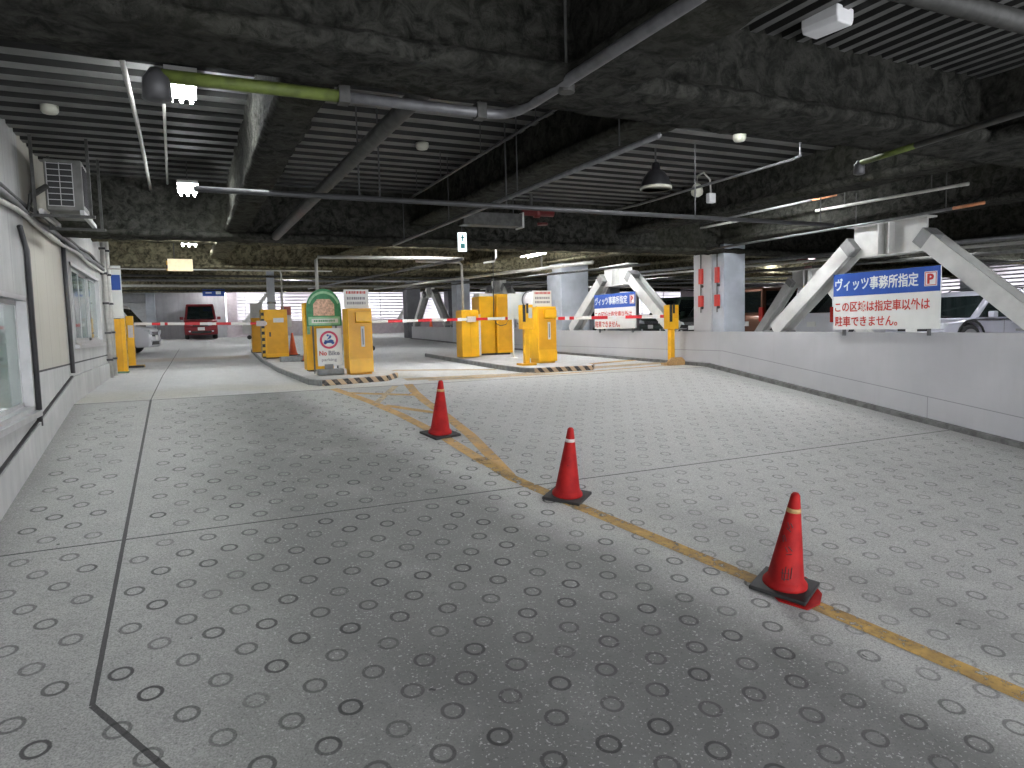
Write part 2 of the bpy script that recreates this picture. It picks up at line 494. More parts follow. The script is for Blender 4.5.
strip([(7.9,13.4),(9.7,13.9)], .3, M['line_far'], 'trim_10')

# ---------------------------------------------------------------- left wall of the office, with its two sliding windows
X = -1.57
WZ = 4.72
m = MB()
wins = [(6.0,8.87,1.68,2.90),(12.15,15.65,2.35,3.58)]
ys = [(-5,6.0),(8.87,12.15),(15.65,17.35)]
for a,b in ys: m.box((X-.22,a,-.9 if a<0 else zf(a)-.6),(X,b,WZ))
for (a,b,z0,z1) in wins:
    m.box((X-.22,a,zf(a)-.5),(X,b,z0)); m.box((X-.22,a,z1),(X,b,WZ))
struct('wall_left', m, M['wall_left'])
m = MB(); m.box((-9,17.13,1.2),(X-.22,17.35,4.9)); struct('wall_left', m, M['wall_left'])
# plinth that follows the ramp
m = MB()
m.prism([(-5,zf(-5)-.3),(11.3,zf(11.3)-.3),(17.35,1.4),(17.35,1.93),(11.55,1.90),(-5,zf(-5)+.32)], 'x', X, X+.045)
struct('baseboard_left', m, M['wall_left'])
m = MB(); m.prism([(-5,zf(-5)+.32),(11.55,1.90),(11.55,1.915),(-5,zf(-5)+.345)], 'x', X, X+.03)
struct('trim_11', m, M['black'])
for i,(a,b,z0,z1) in enumerate(wins):
    w = bpy.data.objects.new('window_%d'%(i+1), None); col.objects.link(w); w['kind'] = 'structure'
    f = MB(); t = .05
    for lo,hi in (((X-.12,a,z0),(X+.02,b,z0+t)),((X-.12,a,z1-t),(X+.02,b,z1)),((X-.12,a,z0),(X+.02,a+t,z1)),((X-.12,b-t,z0),(X+.02,b,z1))): f.box(lo,hi)
    obj('window_frame', f, M['alu'], w)
    ns = 2 if i == 0 else 3
    L = (b-a-2*t)/ns
    for k in range(ns):
        s = MB(); y0 = a+t+k*L; y1 = y0+L; xx = X-.05-(k%2)*.035; q = .045
        for lo,hi in (((xx-.012,y0,z0+t),(xx+.012,y1,z0+t+q)),((xx-.012,y0,z1-t-q),(xx+.012,y1,z1-t)),((xx-.012,y0,z0+t),(xx+.012,y0+q,z1-t)),((xx-.012,y1-q,z0+t),(xx+.012,y1,z1-t))): s.box(lo,hi)
        sa = obj('sash', s, M['alu'], w)
        g = MB().box((xx-.004,y0+q,z0+t+q),(xx+.004,y1-q,z1-t-q)); obj('pane', g, M['winglass'], sa)
    sl = MB().box((X-.02,a-.05,z0-.06),(X+.07,b+.05,z0)); obj('window_sill', sl, M['alu'], w)
# office interior behind the glass
m = MB(); m.box((-4.5,5.4,.6),(-4.4,17.1,4.6)); struct('wall_office_back', m, mat('office inner wall', (.30,.32,.30), .8, var=.1))
m = MB(); m.box((-4.4,5.4,.9),(X-.22,17.1,1.0)); struct('floor', m, M['slab'])
m = MB(); m.box((-4.4,5.2,.9),(X-.22,5.3,4.6)); struct('wall_office_side', m, M['siding'])
# hood panel beside window one
m = MB()
m.tube([(X+.03,8.98,1.50),(X+.03,9.02,3.4),(X+.03,8.75,3.62)], .028, 8)
tag(obj('cable_pipe', m, M['dark'], smooth=True), 'dark vertical cable pipe on the left wall right beside the nearest window', 'pipe')
m = MB(); m.tube([(X+.03,11.55,1.95),(X+.03,11.52,3.85)], .028, 8)
tag(obj('cable_pipe', m, M['dark'], smooth=True), 'thin dark vertical pipe between the beige wall panel and the far window', 'pipe')
for k,(dz,r,mm) in enumerate(((0,.026,'whitepipe'),(.07,.032,'galv'),(.15,.024,'dkpipe'))):
    m = MB(); P = []
    for i in range(24):
        y = 4+i*.56
        P.append((X+.05+.012*math.sin(i*1.7+k), y, 3.74+dz+.02*math.sin(i*.9+k*2)))
    m.tube(P, r, 8)
    tag(obj('wall_cable', m, M[mm], smooth=True), ['pale cable, lowest of the three running along the left wall','grey pipe, middle of the three running along the left wall','dark cable, topmost of the three running along the left wall'][k], 'cable')
m = MB()
P = [(X+.04,9.0,3.75),(X+.10,9.1,4.0),(X+.22,9.2,4.12),(X+.32,9.3,4.05)]
m.tube(P, .035, 8); tag(obj('hose', m, M['dkpipe'], smooth=True), 'curved insulated hose running from the wall cables up to the air conditioner', 'hose')
for k,(yy,xx,rr) in enumerate(((16.3,X+.06,.045),(16.85,X+.07,.06))):
    t = thing('downpipe', ['slimmer white downpipe at the far end of the left wall','thicker white downpipe on the outer corner of the left wall'][k], 'pipe', (xx,yy,zf(yy)))
    obj('pipe_body', MB().tube([(0,0,0),(0,0,3.05)], rr, 10), M['whitepipe'], t, smooth=True)
    for z in (.35,.9,1.5,2.1,2.6): obj('bracket', MB().box((-.07,-rr-.01,z),(.0+rr+.01,rr+.01,z+.04)), M['dark'], t)

# upright sign and yellow guards at the wall end
t = thing('wall_sign', 'tall narrow white and blue sign above the yellow guard at the wall corner', 'sign', (-1.43,17.6,2.86))
obj('sign_board', MB().box((-.12,-.02,0),(.12,.02,1.15)), M['sign_white'], t)
obj('blue_field', MB().box((-.10,-.026,.62),(.10,-.0205,.95)), M['sign_blue'], t, label='blue printed field')
t = thing('guard_post', 'tall yellow guard box on the wall corner under the white and blue sign', 'guard', (-1.46,17.65,zf(17.65)))
obj('box_body', MB().box((-.14,-.14,.04),(.09,.14,1.20)), M['yellow2'], t, bevel=.01)
obj('side_panel', MB().box((.092,-.145,.03),(.16,.14,1.21)), M['yellow'], t)
obj('base_plate', MB().box((-.16,-.16,0),(.18,.16,.04)), mat('green base paint',(.12,.2,.13),.8), t)
t = thing('guard_post', 'slim yellow post behind the corner guard, in front of the white car', 'guard', (-1.33,19.6,zf(19.6)))
obj('box_body', MB().box((-.09,-.1,.0),(.07,.1,1.28)), M['yellow'], t, bevel=.01)
obj('cap_box', MB().box((-.05,-.14,.75),(.06,-.1,1.05)), M['whitetape'], t)
obj('striped_foot', MB().box((-.12,-.2,0),(.26,.2,.06)), M['tiger'], t)

# air conditioner hung under the deck
t = thing('air_conditioner', 'grey outdoor air conditioner unit hung on angle frames above the left wall', 'air conditioner', (-1.18,9.6,3.87))
obj('casing', MB().box((-.18,-.4,0),(.18,.4,.56)), mat('grimy casing', (.14,.14,.13), .6, var=.25, scale=5), t, bevel=.012)
obj('grille_recess', MB().box((-.155,-.405,.05),(.09,-.398,.52)), M['black'], t)
g = MB()
for i in range(8): g.box((-.158,-.416,.045+i*.066),(.093,-.406,.052+i*.066))
for i in range(3): g.box((-.158+i*.122,-.418,.045),(-.151+i*.122,-.408,.52))
obj('guard_grid', g, M['alu'], t)
l = MB()
for i in range(7): l.box((.18,-.36+i*.1,.06),(.192,-.345+i*.1,.5))
obj('side_ribs', l, M['dark'], t)
for yy in (-.55,.5):
    f = MB()
    for xx in (-.26,.26): f.box((xx-.015,yy-.015,-.08),(xx+.015,yy+.015,.80))
    f.box((-.3,yy-.02,-.10),(.3,yy+.02,-.07)); obj('hanger_frame', f, M['dkpipe'], t)
obj('shelf_rail', MB().box((-.22,-.6,-.07),(-.18,.55,-.02)).box((.16,-.6,-.07),(.20,.55,-.02)), M['alu'], t)

# ---------------------------------------------------------------- right parapet
m = MB()
top = [(32.6,2.60),(18,2.32),(11.3,2.25),(4.5,2.20),(-2,2.17)]
m.prism([(-2,-.6),(11.3,1.2),(20,1.4),(32.6,1.7)]+top, 'x', 9.8, 10.05)
struct('wall_right', m, M['parapet'])
m = MB(); m.prism([(-2,zf(-2)-.1),(11.3,1.5),(32.6,1.85),(32.6,zf(32.6)+.05),(20,zf(20)+.05),(11.3,zf(11.3)+.07),(-2,zf(-2)+.07)], 'x', 9.70, 9.80)
struct('baseboard_right', m, mat('dark kerb mortar', (.13,.13,.125), .9, var=.3, scale=9, bmp=.4))

# ---------------------------------------------------------------- columns
def column(x0,x1,y0,y1,zb,zt,mm): return struct('column', MB().box((x0,y0,zb),(x1,y1,zt)), mm, bevel=.01)
column(9.90,10.46,11.0,11.34,2.18,4.05,M['grey_col'])
struct('column', MB().box((9.86,11.34,2.0),(10.2,11.88,4.05)), M['parapet'])
column(10.02,10.95,18.0,18.9,2.0,4.3,M['grey_col'])
column(9.72,10.28,26.0,26.6,1.7,4.5,M['grey_col'])
column(9.9,10.6,33.6,34.3,1.9,4.8,M['dkcol'])
column(14.4,15.4,40.0,40.8,1.9,5.0,M['dkcol'])
column(-2.1,-1.65,42.6,43.3,2.0,5.2,M['grey_col'])
column(9.95,10.55,3.3,3.9,1.2,4.0,M['grey_col'])
for x in (22,30):
    for y in (11.2,18.6,26.2,34): column(x,x+.6,y-.3,y+.3,1.4,zc(y)+.3,M['grey_col'])

# ---------------------------------------------------------------- steel braces over the parapet
def hbeam(a, b, w, d, name, parent, mm=None, md=None):
    # H section along a-b in the x=const plane; w = flange width (x), d = depth in plane
    a = Vector(a); b = Vector(b); ax = (b-a).normalized(); px = Vector((1,0,0)); pn = ax.cross(px).normalized()
    def slab(c0, hw, hd, m_):
        v = []
        for e in (a,b):
            for s1,s2 in ((-1,-1),(1,-1),(1,1),(-1,1)): v.append(e+pn*(s2*hd)+px*(c0+s1*hw))
        m_.hexa(v[:4], v[4:])
    m_ = MB(); slab(w/2, .012, d/2, m_); slab(-w/2, .012, d/2, m_)
    o = obj(name, m_, mm or M['steel_white'], parent)
    m_ = MB(); slab(0, w/2, .012, m_)
    obj('web_plate', m_, md or M['steel_white'], o)
    return o
def brace(yc, half, x, zb, zt, label, w=.28, d=.25, zoff=0, feet=(1,1)):
    t = thing('steel_brace', label, 'brace', (x,yc,zb))
    H = zt-zb
    for s in (-1,1):
        hbeam((0,s*half,0),(0,s*.58,H-.28), w, d, 'diagonal_arm', t)
        e0 = Vector((0,s*.66,(H-.28)*(1-.08/(half-.58)*1.0))); e1 = Vector((0,s*.58,H-.28)); ax = (e1-Vector((0,s*half,0))).normalized(); pn = ax.cross(Vector((1,0,0)))
        c = MB(); v = []
        for e in (e1-ax*.16, e1+ax*.02):
            for s1,s2 in ((-1,-1),(1,-1),(1,1),(-1,1)): v.append(e+pn*(s2*d*.5)+Vector((s1*(w/2+.016),0,0)))
        c.hexa(v[:4], v[4:]); obj('splice_plate', c, M['steel_dark'], t)
        obj('foot_plate', MB().box((-.13,s*half-.28,-.03),(.13,s*half+.28,.0)), M['steel_dark'], t)
    g = MB(); g.box((-.012,-.62,H-.5),(.012,.62,H)); g.box((-.15,-.66,H-.012),(.15,.66,H+.012)); g.box((-.15,-.45,H-.51),(.15,.45,H-.49))
    obj('gusset', g, M['steel_white'], t)
    g = MB(); g.box((-.15,-.10,H-.5),(.15,-.08,H)); g.box((-.15,.08,H-.5),(.15,.10,H))
    obj('stiffener', g, M['steel_white'], t)
    return t
brace(7.4, 2.22, 9.98, 2.265, 3.93, 'large pale steel A-shaped brace framing the nearer blue and white sign')
brace(14.95, 2.25, 9.98, 2.335, 3.94, 'pale steel A-shaped brace around the farther blue and white sign')
brace(30.2, 2.3, 10.0, 2.59, 4.38, 'distant steel A-shaped brace left of the far grey column')
brace(22.5, 2.2, 10.0, 2.42, 4.15, 'steel brace behind the big yellow cabinet')
brace(15.0, 2.3, 16.75, zl(15)+.02, 3.92, 'second A-shaped brace deeper in the lot, its top showing left of the nearer sign')

# ---------------------------------------------------------------- signs on the parapet
def parking_sign(loc, W, Hh, label, clean=True):
    t = thing('parking_sign', label, 'sign', loc)
    obj('sign_board', MB().box((-.012,-W/2,0),(.012,W/2,Hh)), M['sign_white'], t)
    hb = Hh*.40
    obj('blue_band', MB().box((-.016,-W/2,Hh-hb),(-.0125,W/2-.0,Hh)), M['sign_blue'], t, label='blue band across the top')
    R = (PI/2,0,-PI/2)
    text('white_lettering', 'ヴィッツ事務所指定', .21, M['sign_white'], t, (-.017,W/2-.035,Hh-hb*.5-.072), R, .004, W*.80)
    fr = obj('letter_frame', MB().box((-.0185,-W/2+.045,Hh-hb*.5-.105),(-.0165,-W/2+.235,Hh-hb*.5+.105)), M['sign_white'], t, label='white square with a red letter P')
    obj('frame_line', MB().box((-.0193,-W/2+.055,Hh-hb*.5-.095),(-.0187,-W/2+.225,Hh-hb*.5+.095)), M['sign_red'], fr)
    obj('letter_ground', MB().box((-.0201,-W/2+.065,Hh-hb*.5-.085),(-.0195,-W/2+.215,Hh-hb*.5+.085)), M['sign_white'], fr)
    text('red_letter', 'P', .19, M['sign_red'], t, (-.0215,-W/2+.195,Hh-hb*.5-.065), R, .008)
    text('red_lettering', 'この区域は指定車以外は', .175, M['sign_red'], t, (-.014,W/2-.035,Hh*.60-.24), R, .003, W*.90)
    text('red_lettering', '駐車できません。', .175, M['sign_red'], t, (-.014,W/2-.035,Hh*.60-.475), R, .003, W*.62)
    for s in (-1,1): obj('bracket', MB().box((.012,s*W*.4-.02,-.1),(.05,s*W*.4+.02,Hh)), M['galv'], t)
    return t
parking_sign((9.72,7.29,2.275), 1.80, .90, 'nearer large blue and white sign with red Japanese text on the parapet')
parking_sign((9.72,14.74,2.345), 1.86, .88, 'farther blue and white parking sign with red text, behind the barrier boom')

# ---------------------------------------------------------------- ceiling: corrugated decks
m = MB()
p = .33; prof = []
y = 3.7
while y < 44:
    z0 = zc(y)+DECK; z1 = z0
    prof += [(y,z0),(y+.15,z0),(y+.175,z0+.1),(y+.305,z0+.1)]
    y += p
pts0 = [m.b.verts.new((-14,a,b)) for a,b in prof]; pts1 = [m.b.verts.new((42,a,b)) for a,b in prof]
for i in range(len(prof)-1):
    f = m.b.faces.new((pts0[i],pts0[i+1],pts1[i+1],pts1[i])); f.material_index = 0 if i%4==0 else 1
struct('ceiling', m, [M['deck'],M['deck_shade']])
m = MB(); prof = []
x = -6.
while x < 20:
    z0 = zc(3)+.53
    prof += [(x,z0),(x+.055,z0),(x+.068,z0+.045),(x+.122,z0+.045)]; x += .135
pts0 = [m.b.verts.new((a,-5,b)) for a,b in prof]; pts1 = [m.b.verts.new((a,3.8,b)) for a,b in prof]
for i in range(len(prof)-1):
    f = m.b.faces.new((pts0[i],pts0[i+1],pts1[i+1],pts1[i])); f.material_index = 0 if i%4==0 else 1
struct('ceiling', m, [M['deck'],M['deck_shade']])
struct('ceiling', MB().quad((-14,-5,4.95),(42,-5,4.95),(42,3.9,4.95),(-14,3.9,4.95)).quad((-14,3.9,4.95),(42,3.9,4.95),(42,46,5.95),(-14,46,5.95)), M['deck'])

# girders with lumpy sprayed coating
def lumpy_beam(a, b, sec, seed, step=.12, amp=.022):
    """sec: closed outline (u across, w up) with many points; swept from a to b"""
    a = Vector(a); b = Vector(b); L = (b-a).length; d = (b-a).normalized(); side = Vector((-d.y,d.x,0)).normalized()
    n = max(2,int(L/step)); bm = bmesh.new(); rings = []
    for i in range(n+1):
        c = a+(b-a)*(i/n); ring = []
        for (u,w,nu,nw) in sec:
            p_ = c+side*u+Vector((0,0,w))
            k = noise.noise(p_*5.5+Vector((seed,0,0)))*amp + noise.noise(p_*14)*amp*.5
            ring.append(bm.verts.new(p_+side*nu*k+Vector((0,0,nw*k))))
        rings.append(ring)
    K = len(sec)
    for A,B in zip(rings, rings[1:]):
        for j in range(K-1): bm.faces.new((A[j],A[j+1],B[j+1],B[j]))
    return bm
def hsec(w, h, res=.07, tf=.09, tw=.09):
    # outline of an H beam open at top: from top web right, down, round the lower flange, up the left
    P = [(tw,h),(tw,tf+.05),(tw+.03,tf+.01),(w/2-.03,tf),(w/2,tf-.03),(w/2,.03),(w/2-.03,0),(-w/2+.03,0),(-w/2,.03),(-w/2,tf-.03),(-w/2+.03,tf),(-tw-.03,tf+.01),(-tw,tf+.05),(-tw,h)]
    out = []
    for (x0,y0),(x1,y1) in zip(P,P[1:]):
        L = math.hypot(x1-x0,y1-y0); n = max(1,int(L/res)); nx,ny = (y0-y1)/max(L,1e-6)*-1,(x1-x0)/max(L,1e-6)*-1
        nx,ny = -(y1-y0)/L*-1*-1,(x1-x0)/L
        for i in range(n): out.append((x0+(x1-x0)*i/n, y0+(y1-y0)*i/n, nx, ny))
    out.append((P[-1][0],P[-1][1],0,0))
    return out
def girder(name, a, b, w, h, seed, step=.12, amp=.024):
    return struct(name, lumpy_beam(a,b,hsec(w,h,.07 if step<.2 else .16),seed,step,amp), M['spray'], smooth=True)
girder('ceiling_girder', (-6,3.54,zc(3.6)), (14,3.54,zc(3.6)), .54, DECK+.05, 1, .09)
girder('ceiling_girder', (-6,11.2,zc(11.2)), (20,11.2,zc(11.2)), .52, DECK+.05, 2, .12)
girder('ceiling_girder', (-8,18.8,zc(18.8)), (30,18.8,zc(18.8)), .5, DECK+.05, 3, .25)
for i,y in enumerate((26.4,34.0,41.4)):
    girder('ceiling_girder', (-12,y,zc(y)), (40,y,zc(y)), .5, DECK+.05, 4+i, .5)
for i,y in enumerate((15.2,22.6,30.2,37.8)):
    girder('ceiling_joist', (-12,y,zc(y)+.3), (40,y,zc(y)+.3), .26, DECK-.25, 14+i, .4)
# near bay beams along the drive
girder('ceiling_beam', (2.10,-5,zc(0)-.0), (2.10,3.6,zc(3.6)), .42, DECK+.05, 8, .09)
girder('ceiling_beam', (5.75,-5,zc(0)), (5.75,3.6,zc(3.6)), .46, DECK+.05, 9, .12)
girder('ceiling_beam', (-.9,-5,zc(0)), (-.9,3.6,zc(3.6)), .46, DECK+.05, 10, .12)
for i,(x,w,h0) in enumerate(((.70,.30,.10),(3.58,.44,.30),(7.6,.46,.30),(10.0,.44,.18),(-5.2,.4,0))):
    girder('ceiling_beam', (x,3.6,zc(3.6)+h0), (x,11.2,zc(11.2)+h0), w, DECK-h0+.05, 20+i, .11 if x<9 and x>0 else .2)
for i,x in enumerate((.75,3.58,7.6,10.0,13.3,16.6,20,24)):
    st = .3 if x < 8 else .5
    girder('ceiling_beam', (x,11.2,zc(11.2)+.26), (x,42,zc(42)+.26), .42, DECK-.25, 30+i, st)
for i,x in enumerate((13.3,16.6,20)):
    girder('ceiling_beam', (x,3.6,zc(3.6)), (x,11.2,zc(11.2)), .42, DECK, 50+i, .4)

# ---------------------------------------------------------------- pipes under the ceiling
def pipe(name, pts, r, mm, label, cat='pipe', n=12):
    return tag(obj(name, MB().tube(pts, r, n), M[mm], smooth=True), label, cat)
t = thing('drain_pipe', 'grey pipe with a mossy green end hung below the nearest ceiling girder', 'pipe', (-.08,3.97,3.75))
obj('green_section', MB().tube([(0,0,0),(.92,0,0)], .034, 12), M['grpipe'], t, smooth=True, label='mossy green painted section')
obj('grey_section', MB().tube([(.90,0,0),(1.80,0,0),(1.90,-.02,0),(1.95,-.12,0),(1.97,-.3,0),(2.0,-1.65,0),(2.02,-8.5,0)], .031, 12), M['galv'], t, smooth=True, label='grey section bending towards the viewer')
obj('end_cap', MB().lathe([(.03,-.13),(.07,-.12),(.065,-.02),(.03,.03)], (-.0,0,0), 12), M['dark'], t, smooth=True)
obj('hanger_rod', MB().tube([(2.0,-.62,.03),(2.0,-.62,.52)], .008, 6).lathe([(.045,-.045),(.045,.05)], (2.0,-.62,.0), 10), M['dkpipe'], t)
for x in (.93,1.75): obj('hanger_rod', MB().tube([(x,0,.03),(x,0,.80)], .006, 6).box((x-.03,-.04,-.04),(x+.03,.04,.05)), M['dkpipe'], t)
pipe('drain_pipe', [(1.46,3.95,3.98),(1.41,4.8,3.95),(1.33,7.4,3.92),(1.24,10.9,3.88)], .062, 'dkpipe', 'thick sooty grey pipe crossing the bay just right of the bright lit beam')
t = thing('sprinkler_main', 'long thin dark pipe slung across the second ceiling bay from wall to right side', 'pipe', (.1,6.72,3.72))
obj('pipe_body', MB().tube([(0,0,0),(7.9,.05,0)], .026, 10), M['dark'], t, smooth=True)
for x in (1.45,1.65,3.0,5.5,7.6): obj('hanger_rod', MB().tube([(x,.0,0),(x,.0,.86)], .008, 6), M['dark'], t)
t = thing('sprinkler_branch', 'thin black sprinkler branch running across the corrugated bay', 'pipe', (2.93,9.6,4.3))
obj('pipe_body', MB().tube([(0,0,0),(.02,-5.7,0)], .016, 8), M['dark'], t, smooth=True)
for y in (-.3,-1.3,-2.6,-3.9): obj('hanger_rod', MB().tube([(.01,y,0),(.01,y,.34)], .006, 6), M['dark'], t)
t = thing('conduit', 'thin grey conduit hung below the second beam, left of the black dome lamp', 'pipe', (3.03,10.9,3.80))
obj('pipe_body', MB().tube([(0,0,0),(.07,-6.8,-.02)], .022, 12), M['galv'], t, smooth=True)
for y in (-.6,-2.6,-4.6,-6.4): obj('hanger_rod', MB().tube([(0,y,0),(0,y,.78)], .006, 6), M['dark'], t)
pipe('conduit', [(-.34,5.6,4.50),(-.345,8.0,4.50),(-.38,11.0,4.48)], .020, 'whitepipe', 'pale conduit running along the deck left of the nearest ceiling light')
pipe('conduit', [(-.09,6.9,4.52),(-.16,10.6,4.50)], .014, 'whitepipe', 'thin pale conduit along the deck beside the nearest ceiling light')
pipe('roof_pipe', [(2.45,1.98,3.78),(9.0,1.94,3.78)], .045, 'dkpipe', 'dark pipe crossing the upper right corner of the ceiling')
t = thing('drain_pipe', 'mossy pipe with black end cap on the right side of the ceiling', 'pipe', (4.99,3.98,3.70))
obj('green_section', MB().tube([(0,0,0),(-.10,-.55,0)], .022, 10), M['grpipe'], t, smooth=True)
obj('grey_section', MB().tube([(-.10,-.55,0),(-.3,-1.8,0),(-.9,-6,0)], .022, 10), M['dkpipe'], t, smooth=True)
obj('end_cap', MB().lathe([(.03,-.09),(.045,-.08),(.04,-.01),(.02,.02)], (0,0,0), 10), M['dark'], t, smooth=True)

def tipped(name, pts, r, tip, label, tipmat='orangetip'):
    t = thing(name, label, 'pipe', pts[0])
    P = [Vector(q)-Vector(pts[0]) for q in pts]
    obj('pipe_body', MB().tube(P, r, 8), M['whitepipe'] if tipmat=='whitepipe' else M['galv'], t, smooth=True)
    d = (P[1]-P[0]).normalized()
    obj('pipe_tip', MB().tube([P[0]-d*.005,P[0]+d*tip], r*1.12, 8), M[tipmat], t, smooth=True)
    for q in (P[0]+d*.5, P[0]+d*1.9): obj('hanger_rod', MB().tube([q,q+Vector((0,0,.5))], .008, 6), M['dkpipe'], t)
tipped('sprinkler_pipe', [(9.4,7.91,4.41),(9.4,9.52,4.41),(9.4,16,4.43)], .02, .45, 'grey pipe with orange tip above and left of the nearer steel brace')
tipped('sprinkler_pipe', [(9.4,5.64,3.90),(9.4,6.76,3.88),(9.4,11.0,3.88)], .02, .4, 'grey pipe with rusty tip right over the nearer steel brace')
tipped('white_drain', [(9.4,5.85,4.18),(9.4,6.95,4.20),(9.4,8.3,4.22)], .022, .1, 'bright white pipe with two upstands above the nearer brace', 'whitepipe')
tipped('white_drain', [(9.4,9.95,4.32),(9.4,11.95,4.34)], .022, .1, 'short bright white pipe above the grey column', 'whitepipe')
t = thing('conduit_bend', 'grey conduit with upturned end beside the corrugated patch right of the black dome lamp', 'pipe', (6.1,5.6,4.2))
obj('pipe_body', MB().tube([(0,.0,.16),(0,0,.02),(-.02,.1,0),(-.0,2.9,.0),(.0,3.6,.02)], .016, 8), M['galv'], t, smooth=True)

# conduits dropping to the gate machines
def drop(label, pts, r=.03, mm='galv'):
    return pipe('conduit_drop', pts, r, mm, label)
drop('pale conduit coming across from the left wall and dropping to the striped cabinet', [(-1.6,20,4.16),(2.25,20,4.15),(2.34,20,4.13),(2.36,20,4.05),(2.36,20,3.02)], .024, 'whitepipe')
drop('grey conduit dropping behind the green arched sign', [(5.5,14.25,3.96),(2.4,14.25,3.94),(2.36,14.25,3.88),(2.36,14.25,3.1)], .034, 'whitepipe')
drop('grey conduit dropping to the yellow barrier cabinet of the right island', [(5.2,16.75,4.14),(6.36,16.75,4.13),(6.42,16.75,4.06),(6.42,16.75,2.8)], .03, 'whitepipe')
pipe('cable_loop', [(7.31,16.78,4.3),(7.30,16.78,3.2),(7.28,16.76,2.75),(7.33,16.74,2.56),(7.46,16.74,2.49),(7.62,16.74,2.52),(7.71,16.74,2.66),(7.73,16.76,3.0)], .012, 'dark', 'black looped cable hanging in front of the big yellow cabinet', 'cable')

# ---------------------------------------------------------------- lights
def batten(loc, label, L=.62, ntube=3, W=.26, es='tube', drop_=.3, group=None, rz=0):
    t = thing('ceiling_light', label, 'light', loc, rz, group)
    obj('housing', MB().box((-W/2,-L/2,.0),(W/2,L/2,.035)), M['plastic'], t)
    for k in range(ntube):
        x = -W/2+.04+(W-.08)*k/max(1,ntube-1)
        obj('tube_lamp', MB().tube([(x,-L/2+.02,-.028),(x,L/2-.02,-.028)], .016, 8), M[es], t, smooth=True)
    for y in (-.2,.2): obj('hanger_rod', MB().tube([(0,y,.03),(0,y,drop_)], .006, 6), M['dark'], t)
    return t
batten((.05,6.55,4.53), 'brightest ceiling light, right behind the mossy green pipe end', .72, 3, .24, drop_=.12)
batten((.08,10.0,4.34), 'second ceiling light along the left lane, hung on two rods', .70, 3, .24, drop_=.3)
batten((.10,14.6,4.42), 'third ceiling light down the left lane, just beyond the second girder', .7, 3, .30, drop_=.3)
batten((.10,17.2,4.50), 'fourth ceiling light down the left lane, over the cream sign', .7, 3, .34, drop_=.3)
for i,(x,y) in enumerate(((3.0,24.5),(6.2,22.8),(2.0,31.5),(7.6,31.5),(13,15),(13,23),(13,31),(19,10),(19,19),(19,28),(27,14),(27,25),(-4,22),(-4,33),(5.0,38),(-1,38),(1.6,41.9),(8.7,17.2),(9,39),(12,38),(-5,28),(-5,40),(13.6,6.5),(14.9,9.6),(16,12.9),(15.2,20.5))):  # mostly added to brighten rear bays and cars; back-wall one follows its bright spot
    batten((x,y,zc(y)+.42), 'added fluorescent light under the deck in the rear of the car park', 1.1, 2, .3, 'tube_far', .3, 'added rear fluorescent lights')
for i,(x,y) in enumerate(((5.2,5.3),(8.75,8.8),(8.9,14.6),(4.9,14.4),(6.0,12.6))):  # battens added to brighten the right lane, hidden behind girders and beams
    batten((x,y,4.58), 'added fluorescent light tucked out of sight between the beams over the right lane', 1.2, 2, .22, 'tube_far', .05, 'added lights between the beams over the right lane')
for i,(x,y) in enumerate(((.8,.2),(4.4,.5),(7.6,.6),(.8,-3),(4.4,-3))):  # unseen battens added to light the lower ramp
    batten((x,y,4.52), 'added out-of-view fluorescent light between the beams over the foot of the ramp', 1.2, 2, .22, 'tube_far', .05, 'added lights over the foot of the ramp')

for y in (7.5,13.5): batten((-3.0,y,4.1), 'fluorescent light inside the office behind the left wall', 1.2, 2, .3, 'tube_far', .48, 'office ceiling lights')
t = thing('emergency_light', 'white boxy light fixture, unlit, hung from the deck at upper right', 'light', (3.60,3.11,4.19), math.radians(8))
obj('lamp_body', MB().prism([(-.07,.0),(.07,.0),(.085,.035),(.085,.10),(-.085,.10),(-.085,.035)], 'y', -.12, .12), M['white'], t, bevel=.01)
obj('stem', MB().tube([(0,0,.1),(0,0,.4)], .022, 10), M['galv'], t)
t = thing('pendant_lamp', 'black dome pendant lamp with pale rim hanging below the beam', 'lamp', (5.42,7.25,4.15))
obj('shade', MB().lathe([(.195,0),(.19,.03),(.16,.12),(.11,.19),(.055,.225),(.05,.30),(.02,.32)], (0,0,0), 28), M['lamp_dark'], t, smooth=True)
obj('rim', MB().lathe([(.197,-.022),(.199,.012),(.19,.012),(.185,-.022)], (0,0,0), 28), M['lamp_in'], t, smooth=True)
obj('hanger_rod', MB().tube([(0,0,.31),(0,0,.5)], .012, 8), M['dark'], t)
t = thing('floodlight', 'small round white floodlight right of the black dome lamp', 'lamp', (6.66,7.95,4.30))
obj('lamp_head', MB().lathe([(.03,.12),(.07,.08),(.085,0),(.075,-.04),(.03,-.07)], (0,0,0), 16), M['lamp_in'], t, smooth=True)
obj('mount_arm', MB().tube([(0,0,.1),(.0,0,.22),(.12,0,.28),(.28,.05,.20),(.34,.1,.02)], .014, 8), M['whitepipe'], t, smooth=True)
obj('junction_box', MB().box((.28,.06,-.12),(.40,.14,.02)), M['white'], t, bevel=.01)
for x,y,lab in ((-1.07,7.83,'round pale smoke detector on the deck above the air conditioner'),(2.59,7.93,'round pale smoke detector on the deck right of the thick pipe'),(5.9,6.3,'small pale smoke detector on the deck near the dome lamp')):
    t = thing('smoke_detector', lab, 'smoke detector', (x,y,zc(y)+DECK-.045))
    obj('dome', MB().lathe([(.02,-.035),(.06,-.025),(.075,0),(.075,.045)], (0,0,0), 18), M['lamp_in'], t, smooth=True)
t = thing('hanging_sign', 'cream lit box sign hung over the left lane', 'sign', (-.11,16.5,3.82))
obj('sign_box', MB().box((-.25,-.05,0),(.25,.05,.25)), M['cream_sign'], t, bevel=.01)
